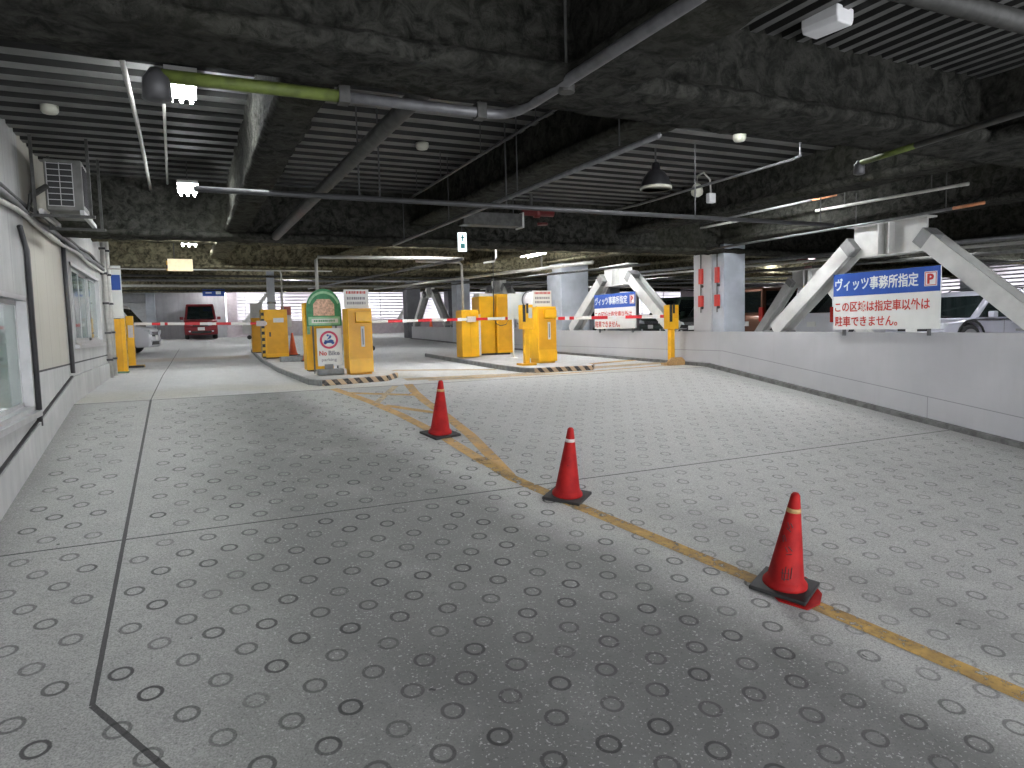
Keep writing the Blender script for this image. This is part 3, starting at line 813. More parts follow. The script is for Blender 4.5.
obj('side_stripes', MB().box((-.26,-.055,.0),(-.235,.055,.25)), M['tiger'], t)
obj('support_bar', MB().tube([(-1.4,0,.03),(3.2,0,.03)], .014, 8), M['whitepipe'], t)
obj('hanger_rod', MB().tube([(-.10,0,.25),(-.10,0,.75)], .01, 8), M['dark'], t)
t = thing('exit_sign', 'small lit white sign with green arrow hung below the second girder above the barrier cabinet', 'sign', (4.045,10.5,3.68))
t.scale = (.62,.62,.62)
obj('sign_box', MB().box((-.11,-.03,0),(.11,.03,.48)), M['exit'], t)
obj('arrow_mark', MB().box((-.06,-.034,.07),(.06,-.031,.20)).box((-.02,-.034,.25),(.02,-.031,.42)).box((-.06,-.034,.34),(.06,-.031,.37)), M['exit_mark'], t)
obj('hanger_rod', MB().tube([(0,0,.48),(0,0,1.5)], .01, 8), M['dark'], t)
t = thing('blue_sign', 'dark blue direction sign hanging near the back wall', 'sign', (1.28,40.6,4.5))
obj('sign_box', MB().box((-.55,-.04,0),(.55,.04,.36)), M['sign_blue'], t)
obj('white_mark', MB().box((-.4,-.045,.14),(-.1,-.041,.2)).box((.1,-.045,.1),(.35,-.041,.26)), M['sign_white'], t)
obj('hanger_rod', MB().tube([(-.4,0,.36),(-.4,0,.9)], .02, 6).tube([(.4,0,.36),(.4,0,.9)], .02, 6), M['dark'], t)
# red valve sets under the ceiling
def valve(loc, label, up=.3):
    t = thing('valve_set', label, 'valve', loc)
    obj('valve_body', MB().lathe([(.03,-.28),(.06,-.27),(.06,-.05),(.09,-.04),(.09,.04),(.06,.05),(.06,.3),(.03,.31)], (0,0,0), 12, 'x'), M['warn_red'], t, smooth=True)
    obj('handwheel', MB().lathe([(.05,-.20),(.09,-.20),(.09,-.17),(.05,-.17)], (.1,0,0), 12), M['warn_red'], t)
    obj('stub_pipe', MB().tube([(-.1,0,0),(-.1,0,up)], .03, 8), M['dkpipe'], t)
valve((5.3,10.3,4.32), 'dark red sprinkler valve set beneath the beam left of the dome lamp')
valve((14.6,13.2,4.0), 'red valve set under the ceiling behind the nearer steel brace', .72)
valve((18.6,9.6,3.95), 'red valve set at the far right above the parked cars', .68)
t = thing('air_duct', 'pale boxed duct hung in the second ceiling bay beside the red valves', 'duct', (4.9,10.15,4.14))
obj('duct_box', MB().box((-1.0,-.12,-.1),(.0,.12,.1)), M['dkpipe'], t, bevel=.01)
obj('end_plate', MB().box((.0,-.14,-.12),(.02,.14,.12)), M['plastic'], t)
for x in (-.9,-.1): obj('hanger_rod', MB().tube([(x,0,.1),(x,0,.5)], .008, 6), M['dark'], t)

# extra overhead clutter in the rear bays
for i,(y,x0,x1,dz) in enumerate(((20.4,-4,24,-.1),(24.2,-4,28,-.06),(28.8,-8,30,-.08),(36,-8,34,-.05))):
    pipe('overhead_pipe', [(x0,y,zc(y)+dz),(x1,y,zc(y)+dz)], .03+.008*(i%3), ['dkpipe','galv','whitepipe','dkpipe'][i],
         ['sooty pipe spanning the ceiling past the third girder','grey pipe spanning the ceiling before the fourth girder','pale pipe spanning the ceiling past the fourth girder','dark pipe spanning the ceiling near the back wall'][i])
for i,(x,y0,y1,dz) in enumerate(((4.6,12,30,-.15),(7.4,12,30,-.16),(8.8,12,32,-.17),(11.6,6,30,-.15),(12.4,6,30,-.18),(15,6,34,-.14),(18.2,6,34,-.16))):
    pipe('overhead_pipe', [(x,y0,zc(y0)+dz),(x,y1,zc(y1)+dz)], .028+.01*(i%2), ['galv','whitepipe','dkpipe'][i%3],
         ['thin grey overhead pipe running away above the gate lane','pale overhead pipe running away above the ticket machine','dark overhead pipe running away left of the parapet columns','grey overhead pipe right behind the parapet columns','pale overhead pipe second behind the parapet columns','dark overhead pipe above the row of parked cars','grey overhead pipe deepest over the parked cars'][i])
# louvred cable trays
for x,y in ((6.0,13.6),(8.6,16.5)):
    pipe('hook_conduit', [(x,y,zc(y)+.83),(x,y,zc(y)+.02),(x-.04,y,zc(y)-.06),(x-.2,y+.2,zc(y)-.08)], .022, 'whitepipe', 'pale hooked conduit hanging %s' % ('between the second girder and the ticket machine' if x<7 else 'beyond the farther brace top'))

# fire devices on the pier
for y,lab in ((11.62,'left red alarm sounder with pipe on the white pier'),(11.17,'right red alarm sounder with pipe on the grey column')):
    t = thing('fire_alarm', lab, 'fire alarm', (9.86 if y>11.3 else 9.90,y,2.75))
    obj('sounder', MB().box((-.06,-.05,.50),(.0,.05,.82)), M['warn_red'] if False else M['sign_red'], t, bevel=.01)
    obj('call_box', MB().box((-.06,-.06,.02),(.0,.06,.26)), M['sign_red'], t, bevel=.01)
    obj('riser', MB().tube([(-.03,0,-.1),(-.03,0,1.3)], .012, 8), M['dkpipe'], t)
    obj('knob', MB().lathe([(.03,-.08),(.03,-.05)], (0,-.08,.45), 10, 'x').lathe([(.03,-.08),(.03,-.05)], (0,-.08,.0), 10, 'x'), M['black'], t)

# ---------------------------------------------------------------- traffic islands
def island(outline, h=.07):
    m = MB(); bot = [(x,y,zf(y)-.05) for x,y in outline]; topp = [(x,y,zf(y)+h) for x,y in outline]
    m.hexa(bot, topp); return m
o1 = [(1.98,11.9),(3.15,12.15),(3.50,12.75),(3.62,13.4),(3.75,20),(3.75,25.4),(1.9,25.4),(1.72,19.7),(1.70,15.6),(1.83,12.3)]
t = thing('traffic_island', 'left raised concrete island with striped nose carrying the striped cabinet', 'island')
obj('island_slab', island(o1), M['island'], t)
def kerb_run(pts, h=.10, w=.03):
    m = MB()
    for (a,b) in zip(pts, pts[1:]):
        d = Vector((b[0]-a[0], b[1]-a[1])).normalized(); n_ = Vector((d.y,-d.x))*w
        m.hexa([(a[0],a[1],zf(a[1])-.02),(b[0],b[1],zf(b[1])-.02),(b[0]+n_.x,b[1]+n_.y,zf(b[1])-.02),(a[0]+n_.x,a[1]+n_.y,zf(a[1])-.02)],
               [(a[0],a[1],zf(a[1])+h),(b[0],b[1],zf(b[1])+h),(b[0]+n_.x,b[1]+n_.y,zf(b[1])+h*.9),(a[0]+n_.x,a[1]+n_.y,zf(a[1])+h*.9)])
    return m
obj('striped_kerb', kerb_run([(1.98,11.9),(3.15,12.15),(3.50,12.75)]), M['kerb_stripe'], t, label='black and tan striped nose')
obj('side_kerb', kerb_run([(1.9,25.4),(1.72,19.7),(1.70,15.6),(1.83,12.3),(1.98,11.9)]), M['kerb'], t)
o2 = [(6.10,12.1),(7.35,12.0),(7.75,12.6),(8.15,15.5),(8.2,19.0),(6.1,19.0),(6.0,16.7),(5.92,13.4),(5.95,12.4)]
t = thing('traffic_island', 'right raised concrete island with striped nose carrying the big yellow cabinet', 'island')
obj('island_slab', island(o2), M['island'], t)
obj('striped_kerb', kerb_run([(6.10,12.1),(7.35,12.0),(7.75,12.6)]), M['kerb_stripe'], t, label='black and tan striped nose')
obj('side_kerb', kerb_run([(6.1,19.0),(6.0,16.7),(5.92,13.4),(5.95,12.4),(6.10,12.1)]), M['kerb'], t)
IZ = .071

def scribble(parent, x0, x1, y, z0, z1, rows, mats):
    """lines of unreadable small print as little bars"""
    for r_ in range(rows):
        m = MB(); z = z1-(z1-z0)*(r_+.5)/rows; h = (z1-z0)/rows*.28; x = x0
        while x < x1-.02:
            w = random.uniform(.012,.035); m.box((x,y-.001,z-h),(min(x+w,x1),y,z+h)); x += w+.010
        obj('small_print', m, mats[r_%len(mats)], parent)

def ticket_machine(loc, label, side=False):
    t = thing('ticket_machine', label, 'ticket machine', loc)
    obj('body', MB().box((-.23,-.22,.10),(.23,.24,1.24)), M['yellow'], t, bevel=.012)
    obj('door', MB().box((-.205,-.232,.30),(.205,-.218,1.20)), M['yellow2'], t)
    obj('base', MB().box((-.20,-.19,0),(.20,.21,.11)), M['yellow2'], t)
    obj('skirt', MB().hexa([(-.22,-.25,.04),(.22,-.25,.04),(.22,-.2,.04),(-.22,-.2,.04)],[(-.23,-.235,.27),(.23,-.235,.27),(.23,-.2,.27),(-.23,-.2,.27)]), M['yellow'], t)
    obj('hood', MB().prism([(-.30,1.17),(-.225,1.17),(-.225,.96),(-.30,.99)], 'x', -.09, .20), M['yellow'], t, bevel=.006)
    obj('slot_panel', MB().box((.01,-.240,.52),(.075,-.231,.90)), M['plastic'], t)
    obj('slot', MB().box((.03,-.243,.56),(.055,-.2405,.86)), M['grey_text'], t)
    h = obj('header_board', MB().box((-.23,-.02,1.25),(.23,.02,1.60)), M['sign_white'], t)
    scribble(h, -.19, .2, -.021, 1.50, 1.59, 1, [M['sign_red']]); scribble(h, -.18, .18, -.021, 1.30, 1.48, 2, [M['grey_text']])
    obj('side_knob', MB().lathe([(.03,.23),(.045,.24),(.045,.29),(.03,.30)], (0,-.05,.48), 12, 'x'), M['black'], t)
    return t
ticket_machine((2.90,13.2,zf(13.2)+IZ), 'yellow ticket machine on the left island beside the green arched sign')
ticket_machine((7.13,13.7,zf(13.7)+IZ), 'yellow ticket machine on the right island behind the striped nose')

# the cabinet behind the green sign
t = thing('machine_cabinet', 'yellow cabinet hidden half behind the green arched sign', 'cabinet', (2.33,14.5,zf(14.5)+IZ))
obj('body', MB().box((-.23,-.2,.03),(.30,.2,1.38)), M['yellow'], t, bevel=.012)
obj('plinth', MB().box((-.19,-.16,0),(.26,.16,.04)), M['dark'], t)
obj('label_strip', MB().box((-.2,-.205,.75),(-.14,-.201,1.3)), M['ltgreen'], t)
# green arched sign
t = thing('arched_sign', 'green arched standing sign with peach panel on the left island', 'sign', (2.38,13.75,zf(13.7)+IZ+.0))
arch = [(-.33,.92),(.33,.92),(.33,1.22)]+[(.33*math.cos(a),1.26+.38*math.sin(a)) for a in [PI*i/16 for i in range(1,16)]]+[(-.33,1.22)]
obj('board', MB().prism(arch, 'y', -.015, .015), M['green'], t)
arch2 = [(-.20,1.12),(.2,1.12),(.2,1.34),(.12,1.44),(-.12,1.44),(-.2,1.34)]
obj('peach_panel', MB().prism(arch2, 'y', -.02, -.0155), M['peach'], t)
obj('pale_border', MB().prism([(.33*k*math.cos(a),1.22+.38*k*math.sin(a)) for k,r_ in ((.98,range(2,15)),) for a in [PI*i/16 for i in r_]]+[(.33*.86*math.cos(PI*i/16),1.22+.38*.86*math.sin(PI*i/16)) for i in range(14,1,-1)], 'y', -.0185,-.0155), M['ltgreen'], t)
obj('lower_panel', MB().box((-.30,-.02,.94),(.30,-.0155,1.10)), M['ltgreen'], t)
lp = obj('caption', MB().box((-.24,-.024,.98),(.26,-.0205,1.06)), M['sign_white'], t)
scribble(lp, -.2,.22,-.0245,.985,1.055,1,[M['green']])
obj('support_leg', MB().tube([(-.22,0,0),(-.22,0,.95)], .016, 8), M['galv'], t)
obj('support_leg', MB().tube([(.22,0,0),(.22,0,.95)], .016, 8), M['galv'], t)
# no bike sign
t = thing('no_bike_sign', 'white No Bike sign with red ring standing on a concrete block', 'sign', (2.38,13.35,zf(13.35)+IZ))
obj('ballast_block', MB().box((-.24,-.13,0),(.24,.13,.11)), M['concrete_block'], t, bevel=.01)
obj('board', MB().box((-.22,-.012,.17),(.24,.012,.88)), M['sign_white'], t)
obj('post', MB().box((-.10,-.03,.1),(.06,.0,.2)), M['steel_dark'], t)
ring = MB(); n_=32
for i in range(n_):
    a0,a1 = 2*PI*i/n_,2*PI*(i+1)/n_
    P = lambda r,a:(.0+r*math.cos(a), .66+r*math.sin(a))
    q = [P(.17,a0),P(.17,a1),P(.128,a1),P(.128,a0)]
    ring.prism(q,'y',-.016,-.0125)
obj('red_ring', ring, M['ringred'], t)
pic = MB()
pic.prism([(-.09,.60),(.05,.60),(.09,.65),(.04,.67),(-.02,.65),(-.08,.66)],'y',-.0165,-.0127)
pic.prism([(-.04,.66),(.03,.69),(.05,.73),(.02,.755),(-.01,.70)],'y',-.0168,-.0127)
pic.lathe([(.03,-.0165),(.03,-.0127)],(-.07,0,.605),12,'y').lathe([(.03,-.0165),(.03,-.0127)],(.07,0,.605),12,'y').lathe([(.022,-.0165),(.022,-.0127)],(-.02,0,.745),12,'y')
obj('motorbike_mark', pic, M['blue'], t)
text('lettering', 'No', .12, M['sign_red'], t, (-.19,-.014,.37), (PI/2,0,0), .004, .14)
text('lettering', 'Bike', .12, M['grey_text'], t, (-.02,-.014,.37), (PI/2,0,0), .004, .21)
text('lettering', 'parking', .08, M['grey_text'], t, (-.15,-.014,.26), (PI/2,0,0), .001, .28)
tag(obj('concrete_block', MB().box((2.02,18.0,zf(18)+IZ),(2.65,18.35,zf(18)+IZ+.13)), M['concrete_block'], bevel=.01), 'long grey concrete block in front of the small orange cones', 'block')

# striped cabinet
t = thing('barrier_cabinet', 'yellow barrier cabinet with tiger-striped edge on the left island', 'cabinet', (2.12,20.0,zf(20)+IZ))
obj('body', MB().box((-.28,-.2,.03),(.32,.22,1.33)), M['yellow'], t, bevel=.012)
obj('door', MB().box((-.24,-.21,.14),(.30,-.2,1.05)), M['yellow2'], t)
obj('striped_edge', MB().box((-.36,-.21,.03),(-.285,.2,1.33)), M['tiger'], t, label='tiger-striped edge guard')
obj('name_plate', MB().box((-.05,-.216,.98),(.22,-.211,1.10)), M['sign_white'], t)
obj('handle', MB().box((-.17,-.23,.60),(-.13,-.21,.72)), M['dark'], t)
obj('plinth', MB().box((-.26,-.17,0),(.3,.18,.03)), M['dark'], t)
t = thing('poster_stand', 'upright notice poster behind the striped cabinet', 'poster', (2.48,20.4,zf(20.4)+IZ))
obj('post', MB().box((-.02,-.02,0),(.02,.02,.9)), M['galv'], t)
obj('panel', MB().box((-.13,-.03,.85),(.14,-.02,1.42)), M['plastic'], t); obj('red_panel', MB().box((-.13,-.034,1.18),(.14,-.031,1.42)), mat('faded red poster', (.35,.10,.08), .6), t)
t = thing('steel_post', 'grey square steel post rising to the ceiling behind the striped cabinet', 'post', (2.14,20.7,zf(20.7)+IZ))
obj('shaft', MB().box((-.10,-.09,0),(.10,.09,2.5)), M['grey_col'], t, bevel=.01); obj('clamp', MB().box((-.12,-.11,1.5),(.12,.11,1.56)), M['galv'], t)
t = thing('machine_cabinet', 'narrow yellow cabinet farthest left on the left island, behind the striped one', 'cabinet', (1.88,23.2,zf(23.2)+IZ))
obj('body', MB().box((-.12,-.2,.03),(.22,.2,1.1)), M['yellow2'], t, bevel=.01); obj('head_panel', MB().box((-.12,-.21,1.1),(.22,.1,1.55)), M['plastic'], t)
obj('screen_box', MB().box((-.38,-.18,.62),(-.13,.0,1.02)), M['plastic'], t); obj('lens', MB().lathe([(.06,-.2),(.07,-.14)], (-.2,0,.5), 12, 'y'), M['black'], t)
obj('plinth', MB().box((-.1,-.18,0),(.2,.18,.03)), M['dark'], t)

# booms
def boom(name, a, b, label, pivot, r=.035):
    t = thing(name, label, 'barrier boom', a)
    d = Vector(b)-Vector(a); L = d.length; rz = math.atan2(d.y, d.x)
    t.rotation_euler = (0, -math.asin(d.z/L), rz)
    obj('bar', MB().box((0,-.02,-r),(L,.02,r)), M['boom'], t, bevel=.008)
    obj('pivot_clamp', MB().box((pivot-.12,-.04,-.07),(pivot+.12,.05,.07)), M['whitetape'], t)
    for q in (.2,.55,.85): obj('joint_sleeve', MB().box((L*q-.05,-.025,-r-.006),(L*q+.05,.025,r+.006)), M['white'], t)
    return t
boom('barrier_boom', (-1.25,19.75,2.76), (1.9,19.75,2.71), 'red and white boom across the left lane, ending at the striped cabinet', 3.0)
boom('barrier_boom', (3.95,16.41,2.66), (8.0,16.41,2.68), 'red and white boom across the middle lane in front of the big yellow cabinet', 2.55)
boom('barrier_boom', (7.25,13.99,2.62), (9.66,12.24,2.60), 'red and white boom across the right lane resting on the yellow post by the parapet', .2)

# barrier cabinet and kiosk on the right island
t = thing('barrier_cabinet', 'plain yellow barrier cabinet left of the big yellow cabinet', 'cabinet', (6.49,16.65,zf(16.6)+IZ))
obj('body', MB().box((-.235,-.2,.02),(.235,.22,1.19)), M['yellow'], t, bevel=.012)
obj('door_seam', MB().box((.0,-.204,.08),(.008,-.2,1.12)), M['yellow2'], t)
obj('cap', MB().box((-.225,-.19,1.19),(.225,.21,1.22)), M['yellow'], t, bevel=.01)
obj('side_trim', MB().box((.237,-.19,.05),(.29,.15,1.1)), M['whitetape'], t)
t = thing('machine_cabinet', 'big double yellow cabinet on the right island, tallest of the machines', 'cabinet', (7.52,17.4,zf(17.4)+IZ))
obj('left_body', MB().box((-.48,-.22,.05),(-.02,.3,1.58)), M['yellow'], t, bevel=.012)
obj('right_body', MB().box((-.0,-.30,.05),(.48,.3,1.64)), M['yellow'], t, bevel=.012)
obj('door', MB().box((.04,-.312,.12),(.44,-.3,1.55)), M['yellow2'], t)
obj('plinth', MB().box((-.42,-.2,0),(.42,.26,.06)), M['dark'], t)
obj('top_tray', MB().box((-.46,-.2,1.585),(-.06,.2,1.66)), M['sign_white'], t)
t = thing('notice_stand', 'blank white notice board on a thin white pole', 'sign', (7.27,15.55,zf(15.5)+IZ))
obj('pole', MB().tube([(0,0,0),(0,0,1.0)], .022, 10), M['white'], t, smooth=True)
obj('foot', MB().lathe([(.12,0),(.12,.015),(.03,.035)], (0,0,0), 16), M['white'], t)
obj('board', MB().box((-.13,-.012,.96),(.26,.012,1.60)), M['sign_white'], t)
def sensor_post(loc, label, right=False, H=1.30):
    t = thing('boom_rest', label, 'post', loc)
    obj('pole', MB().box((-.055,-.055,.03),(.055,.055,H*.62)), M['yellow'], t, bevel=.008)
    obj('foot', MB().box((-.16,-.16,0),(.16,.16,.045)), M['yellow2'] if not right else M['tape'], t)
    obj('head', MB().box((-.12,-.10,H*.60),(.13,.10,H)), M['yellow'], t, bevel=.01)
    obj('fork', MB().box((-.115,-.125,H*.72),(-.06,-.10,H*1.0)).box((-.03,-.125,H*.86),(.01,-.10,H*1.02)), M['black'], t)
    obj('face_plate', MB().box((.015,-.112,H*.78),(.10,-.10,H*.95)), M['plastic'] if not right else M['yellow2'], t)
    return t
sensor_post((6.47,13.2,zf(13.2)+IZ), 'yellow sensor post with convex mirror between the notice board and ticket machine', H=1.28)
sensor_post((9.50,12.2,zf(12.2)), 'yellow boom rest post standing against the white parapet', True, H=1.30)
t = thing('foot_block', 'worn orange mortar block under the yellow boom rest post', 'block', (9.5,12.2,zf(12.2)))
obj('block_body', MB().prism([(-.26,-.0),(.2,-.0),(.2,.10),(.12,.17),(-.14,.17),(-.26,.08)], 'y', -.22,-.165), M['tape'], t, bevel=.01)
t = thing('convex_mirror', 'round pale convex mirror above the yellow sensor post', 'mirror', (7.43,15.3,2.6))
obj('mirror_face', MB().lathe([(.215,.02),(.15,-.03),(.08,-.052),(.0,-.06)], (.22,0,.5), 28, 'y'), mat('mirror face', (.75,.72,.74), .45, var=.05), t, smooth=True)
obj('rim', MB().lathe([(.215,.03),(.235,.03),(.235,-.0),(.215,-.0),(.215,.03)], (.22,0,.5), 28, 'y'), M['galv'], t, smooth=True)
obj('pole', MB().tube([(.22,.05,zf(15.3)+IZ-2.6),(.22,.05,.5)], .02, 8), M['galv'], t)

# ---------------------------------------------------------------- cones
def make_cone(loc, rz, label, H=.70, body='cone', tape='tape', group=None, base='black'):
    t = thing('traffic_cone', label, 'traffic cone', loc, rz, group)
    t.rotation_euler = (math.atan(.135) if loc[1] < 11.3 else 0, 0, 0)
    if loc[1] < 11.3:
        t.rotation_euler = (Matrix.Rotation(math.atan(.135),3,'X') @ Matrix.Rotation(rz,3,'Z')).to_euler()
    else: t.rotation_euler = (0,0,rz)
    s = H/.70
    prof = [(.150,.028),(.148,.05),(.128,.075),(.120,.085),(.033,.665),(.030,.685),(.018,.700),(.0,.703)]
    obj('cone_body', MB().lathe([(r*s,h*s) for r,h in prof], (0,0,0), 32), M[body], t, smooth=True)
    obj('rubber_base', MB().box((-.19*s,-.19*s,0),(.19*s,.19*s,.030*s)), M[base], t, bevel=.008)
    def rr(h): return (.120+(.033-.120)*(h-.085)/(.58))
    if tape: obj('tape_band', MB().lathe([(( rr(.565)+.0015)*s,.565*s),((rr(.595)+.0015)*s,.595*s)], (0,0,0), 32), M[tape], t, smooth=True)
    return t
c1 = make_cone((3.835,3.63,zf(3.63)+.004), math.radians(28), 'nearest faded red traffic cone, with black pen scribbles and a brown tape band', .73)
# second crushed red base under it and pen marks
cr = MB(); 
out = [(-.13,-.28),(.02,-.275),(.16,-.20),(.25,-.06),(.29,.02),(.22,.10),(-.1,.1),(-.2,-.1)]
cr.prism(out, 'z', .0, .010); obj('red_flap', cr, M['cone'], c1, label='torn red rubber flap sticking out below the base').rotation_euler = (0,0,-math.radians(20))
for ch in list(c1.children):
    if not ch.name.startswith('red_flap'): ch.location.z += .010
def pen(parent, strokes, z0, ang):
    m = MB()
    for (u0,h0,u1,h1) in strokes:
        def P(u,h,e):
            r = (.120+(.033-.120)*(h-.085)/.58)*1.043 + e; a = ang+u/r
            return (r*math.cos(a), r*math.sin(a), h*1.043+z0)
        q = [P(u0,h0,.001),P(u1,h1,.001)]
        m.tube([q[0], [(q[0][i]+q[1][i])/2 for i in range(3)], q[1]], .0035, 5)
    return obj('pen_marks', m, M['pen'], parent)
va = math.atan2(-3.6,-3.8)-math.radians(28)
pen(c1, [(-.03,.18,-.028,.11),(-.01,.20,-.012,.10),(.01,.19,.014,.11),(-.04,.15,.02,.155),(-.03,.11,.02,.115),(.03,.2,.03,.12)], .01, va)
pen(c1, [(-.02,.50,.0,.46),(.0,.50,.02,.47),(-.02,.46,.01,.44)], .01, va-.2)
pen(c1, [(-.05,.40,-.04,.36),(-.04,.41,-.02,.37),(-.02,.33,0,.30),(0,.34,.03,.31),(-.01,.28,.03,.29)], .01, va-.1)
make_cone((3.25,5.80,zf(5.80)), math.radians(40), 'middle faded red traffic cone, its tip carrying a small white sticker', tape='whitetape')
make_cone((2.80,8.25,zf(8.25)), math.radians(15), 'farthest of the three red cones on the yellow line, nearest to the gates')
make_cone((2.66,18.0,zf(18)+IZ), 0, 'small orange cone right of the concrete block on the left island', .62, 'orange_cone', None)
make_cone((2.70,21.0,zf(21)+IZ), 0, 'small orange cone behind, close to the striped cabinet', .66, 'orange_cone', None)
# pink cone far at the back wall
make_cone((13.3,40.2,zf(40.2)), 0, 'pinkish cone far away before the bright louvres', .9, 'orange_cone', None)

# ---------------------------------------------------------------- cars
def car(name, label, loc, rz, paint, L, W, Hh, kind='van', cat='car', lamp='headlamp', plate=True, front=True):
    """nose towards local -x ; wheels on z=0"""
    t = thing(name, label, cat, loc, rz)
    hl, hw = L/2, W/2; wr = .31 if kind != 'suv' else .36; wb = L*.29
    belt = Hh*.53; sill = .22
    xf, xr = -wb-.05, wb
    # lower body outline (side view) with wheel arches
    def arch(cx):
        return [(cx+(wr+.07)*math.cos(a), wr+(wr+.07)*math.sin(a)) for a in [PI*(i/10) for i in range(10,-1,-1)] if wr+(wr+.07)*math.sin(a) >= sill-.001]
    nose = {'van':[(-hl,.35),(-hl+.01,belt*.82),(-hl+.10,belt*.97),(-hl+.42,belt+.04)],
            'suv':[(-hl,.40),(-hl+.02,belt*.78),(-hl+.12,belt*.92),(-hl+.95,belt+.02)],
            'wagon':[(-hl,.35),(-hl+.03,belt*.75),(-hl+.2,belt*.88),(-hl+.9,belt)]}[kind]
    low = [(-hl+.04,sill)]+nose+[(hl-.10,belt+.04),(hl-.01,belt*.9),(hl,.45),(hl-.05,sill)]
    low += [(xr+wr+.07,sill)]+[(x,z) for x,z in arch(xr)[::-1]]+[(xr-wr-.07,sill),(xf+wr+.07,sill)]+[(x,z) for x,z in arch(xf)[::-1]]+[(xf-wr-.07,sill)]
    m = MB(); m.prism(low, 'y', -hw, hw)
    obj('lower_body', m, paint, t, bevel=.05, seg=3, smooth=True)
    # greenhouse
    if kind == 'van': g0,g1,g2,g3 = -hl+.38,-hl+.95,hl-.16,hl-.05
    elif kind == 'suv': g0,g1,g2,g3 = -hl+.95,-hl+1.75,hl-.55,hl-.12
    else: g0,g1,g2,g3 = -hl+.85,-hl+1.6,hl-.4,hl-.08
    tw = hw*.83
    def gh(x0,x1,x2,x3,zb,zt,wb_,wt): return [(x0,-wb_,zb),(x3,-wb_,zb),(x3,wb_,zb),(x0,wb_,zb)],[(x1,-wt,zt),(x2,-wt,zt),(x2,wt,zt),(x1,wt,zt)]
    m = MB(); b_,t_ = gh(g0,g1,g2,g3,belt,Hh,hw*.96,tw); m.hexa(b_,t_)
    obj('cabin', m, paint, t, bevel=.06, seg=3, smooth=True)
    # glass, set just proud of the cabin faces
    def lerp(a,b,k): return a+(b-a)*k
    zA, zB = belt+.05, Hh-.13
    kA, kB = (zA-belt)/(Hh-belt), (zB-belt)/(Hh-belt)
    def q_end(xa, xb, sgn, name_):
        m = MB(); e = .012*sgn
        ya, yb = lerp(hw*.96,tw,kA)-.10, lerp(hw*.96,tw,kB)-.10
        x0, x1 = lerp(xa,xb,kA)+e, lerp(xa,xb,kB)+e
        m.hexa([(x0,-ya,zA),(x0,ya,zA),(x0-e*.8,ya,zA),(x0-e*.8,-ya,zA)],[(x1,-yb,zB),(x1,yb,zB),(x1-e*.8,yb,zB),(x1-e*.8,-yb,zB)])
        return obj(name_, m, M['carglass'], t)
    ws = q_end(g0,g1,-1,'windshield'); q_end(g3,g2,1,'rear_window')
    obj('wiper', MB().tube([(lerp(g0,g1,kA)-.03,-.3,zA+.02),(lerp(g0,g1,kA)-.02,.25,zA+.07)], .01, 5), M['black'], t)
    for s in (-1,1):
        xa0,xa1 = lerp(g0,g1,kA)+.12, lerp(g0,g1,kB)+.10; xb0,xb1 = lerp(g3,g2,kA)-.12, lerp(g3,g2,kB)-.10
        ya, yb = lerp(hw*.96,tw,kA)+.008, lerp(hw*.96,tw,kB)+.008
        mids = [0,.36,.70,1]
        for a,b in zip(mids,mids[1:]):
            g = .03
            A0,A1 = lerp(xa0,xb0,a)+g, lerp(xa1,xb1,a)+g; B0,B1 = lerp(xa0,xb0,b)-g, lerp(xa1,xb1,b)-g
            m = MB(); m.hexa([(A0,s*ya,zA),(B0,s*ya,zA),(B0,s*(ya-.006),zA),(A0,s*(ya-.006),zA)],[(A1,s*yb,zB),(B1,s*yb,zB),(B1,s*(yb-.006),zB),(A1,s*(yb-.006),zB)])
            obj('side_window', m, M['carglass'], t)
        obj('door_line', MB().box((-.25,s*(hw+.001),sill+.12),(-.24,s*(hw+.003),belt)).box((.72,s*(hw+.001),sill+.12),(.73,s*(hw+.003),belt)), M['black'], t)
        for dx in (-.05,.80):
            obj('door_handle', MB().box((dx+.45-.4,s*(hw+.001),belt-.12),(dx+.62-.4,s*(hw+.03),belt-.09)), paint, t)
        mi = obj('door_mirror', MB().box((g0+.42,s*(hw+.02),belt+.04),(g0+.56,s*(hw+.20),belt+.20)), paint, t, bevel=.03)
        for cx in (xf,xr):
            w = obj('wheel', MB().lathe([(wr*.55,-.09),(wr-.03,-.10),(wr,-.07),(wr,.07),(wr-.03,.10),(wr*.55,.09)], (cx,s*(hw-.11),wr), 24, 'y'), M['tyre'], t, smooth=True)
            sp = MB()
            for k in range(7):
                a = 2*PI*k/7; c_,s_ = math.cos(a),math.sin(a); R0,R1,hwid = .03,wr*.62,.028
                pts = [(cx+R0*c_-hwid*s_, wr+R0*s_+hwid*c_),(cx+R0*c_+hwid*s_, wr+R0*s_-hwid*c_),(cx+R1*c_+hwid*s_, wr+R1*s_-hwid*c_),(cx+R1*c_-hwid*s_, wr+R1*s_+hwid*c_)]
                sp.prism(pts, 'y', s*(hw-.035), s*(hw-.005))
            sp.lathe([(wr*.6,s*(hw-.06)),(wr*.66,s*(hw-.06)),(wr*.66,s*(hw)),(wr*.6,s*(hw))], (cx,0,wr), 24, 'y')
            sp.lathe([(.05,s*(hw-.04)),(.05,s*(hw+.0))], (cx,0,wr), 12, 'y')
            obj('hubcap', sp, M['rim'], w)
        # lamps
        hz = belt*.80
        obj('headlamp', MB().prism([(s*(hw-.42),hz-.07),(s*(hw-.02),hz-.05),(s*(hw+.006),hz+.10),(s*(hw-.36),hz+.04)], 'x', -hl-.015, -hl+.16), M['headlamp'], t, bevel=.015)
        obj('tail_lamp', MB().box((hl-.08,s*(hw-.16)-.02,belt*.75),(hl+.012,s*(hw-.02)+.02,belt+.22)), M['taillamp'], t, bevel=.015)
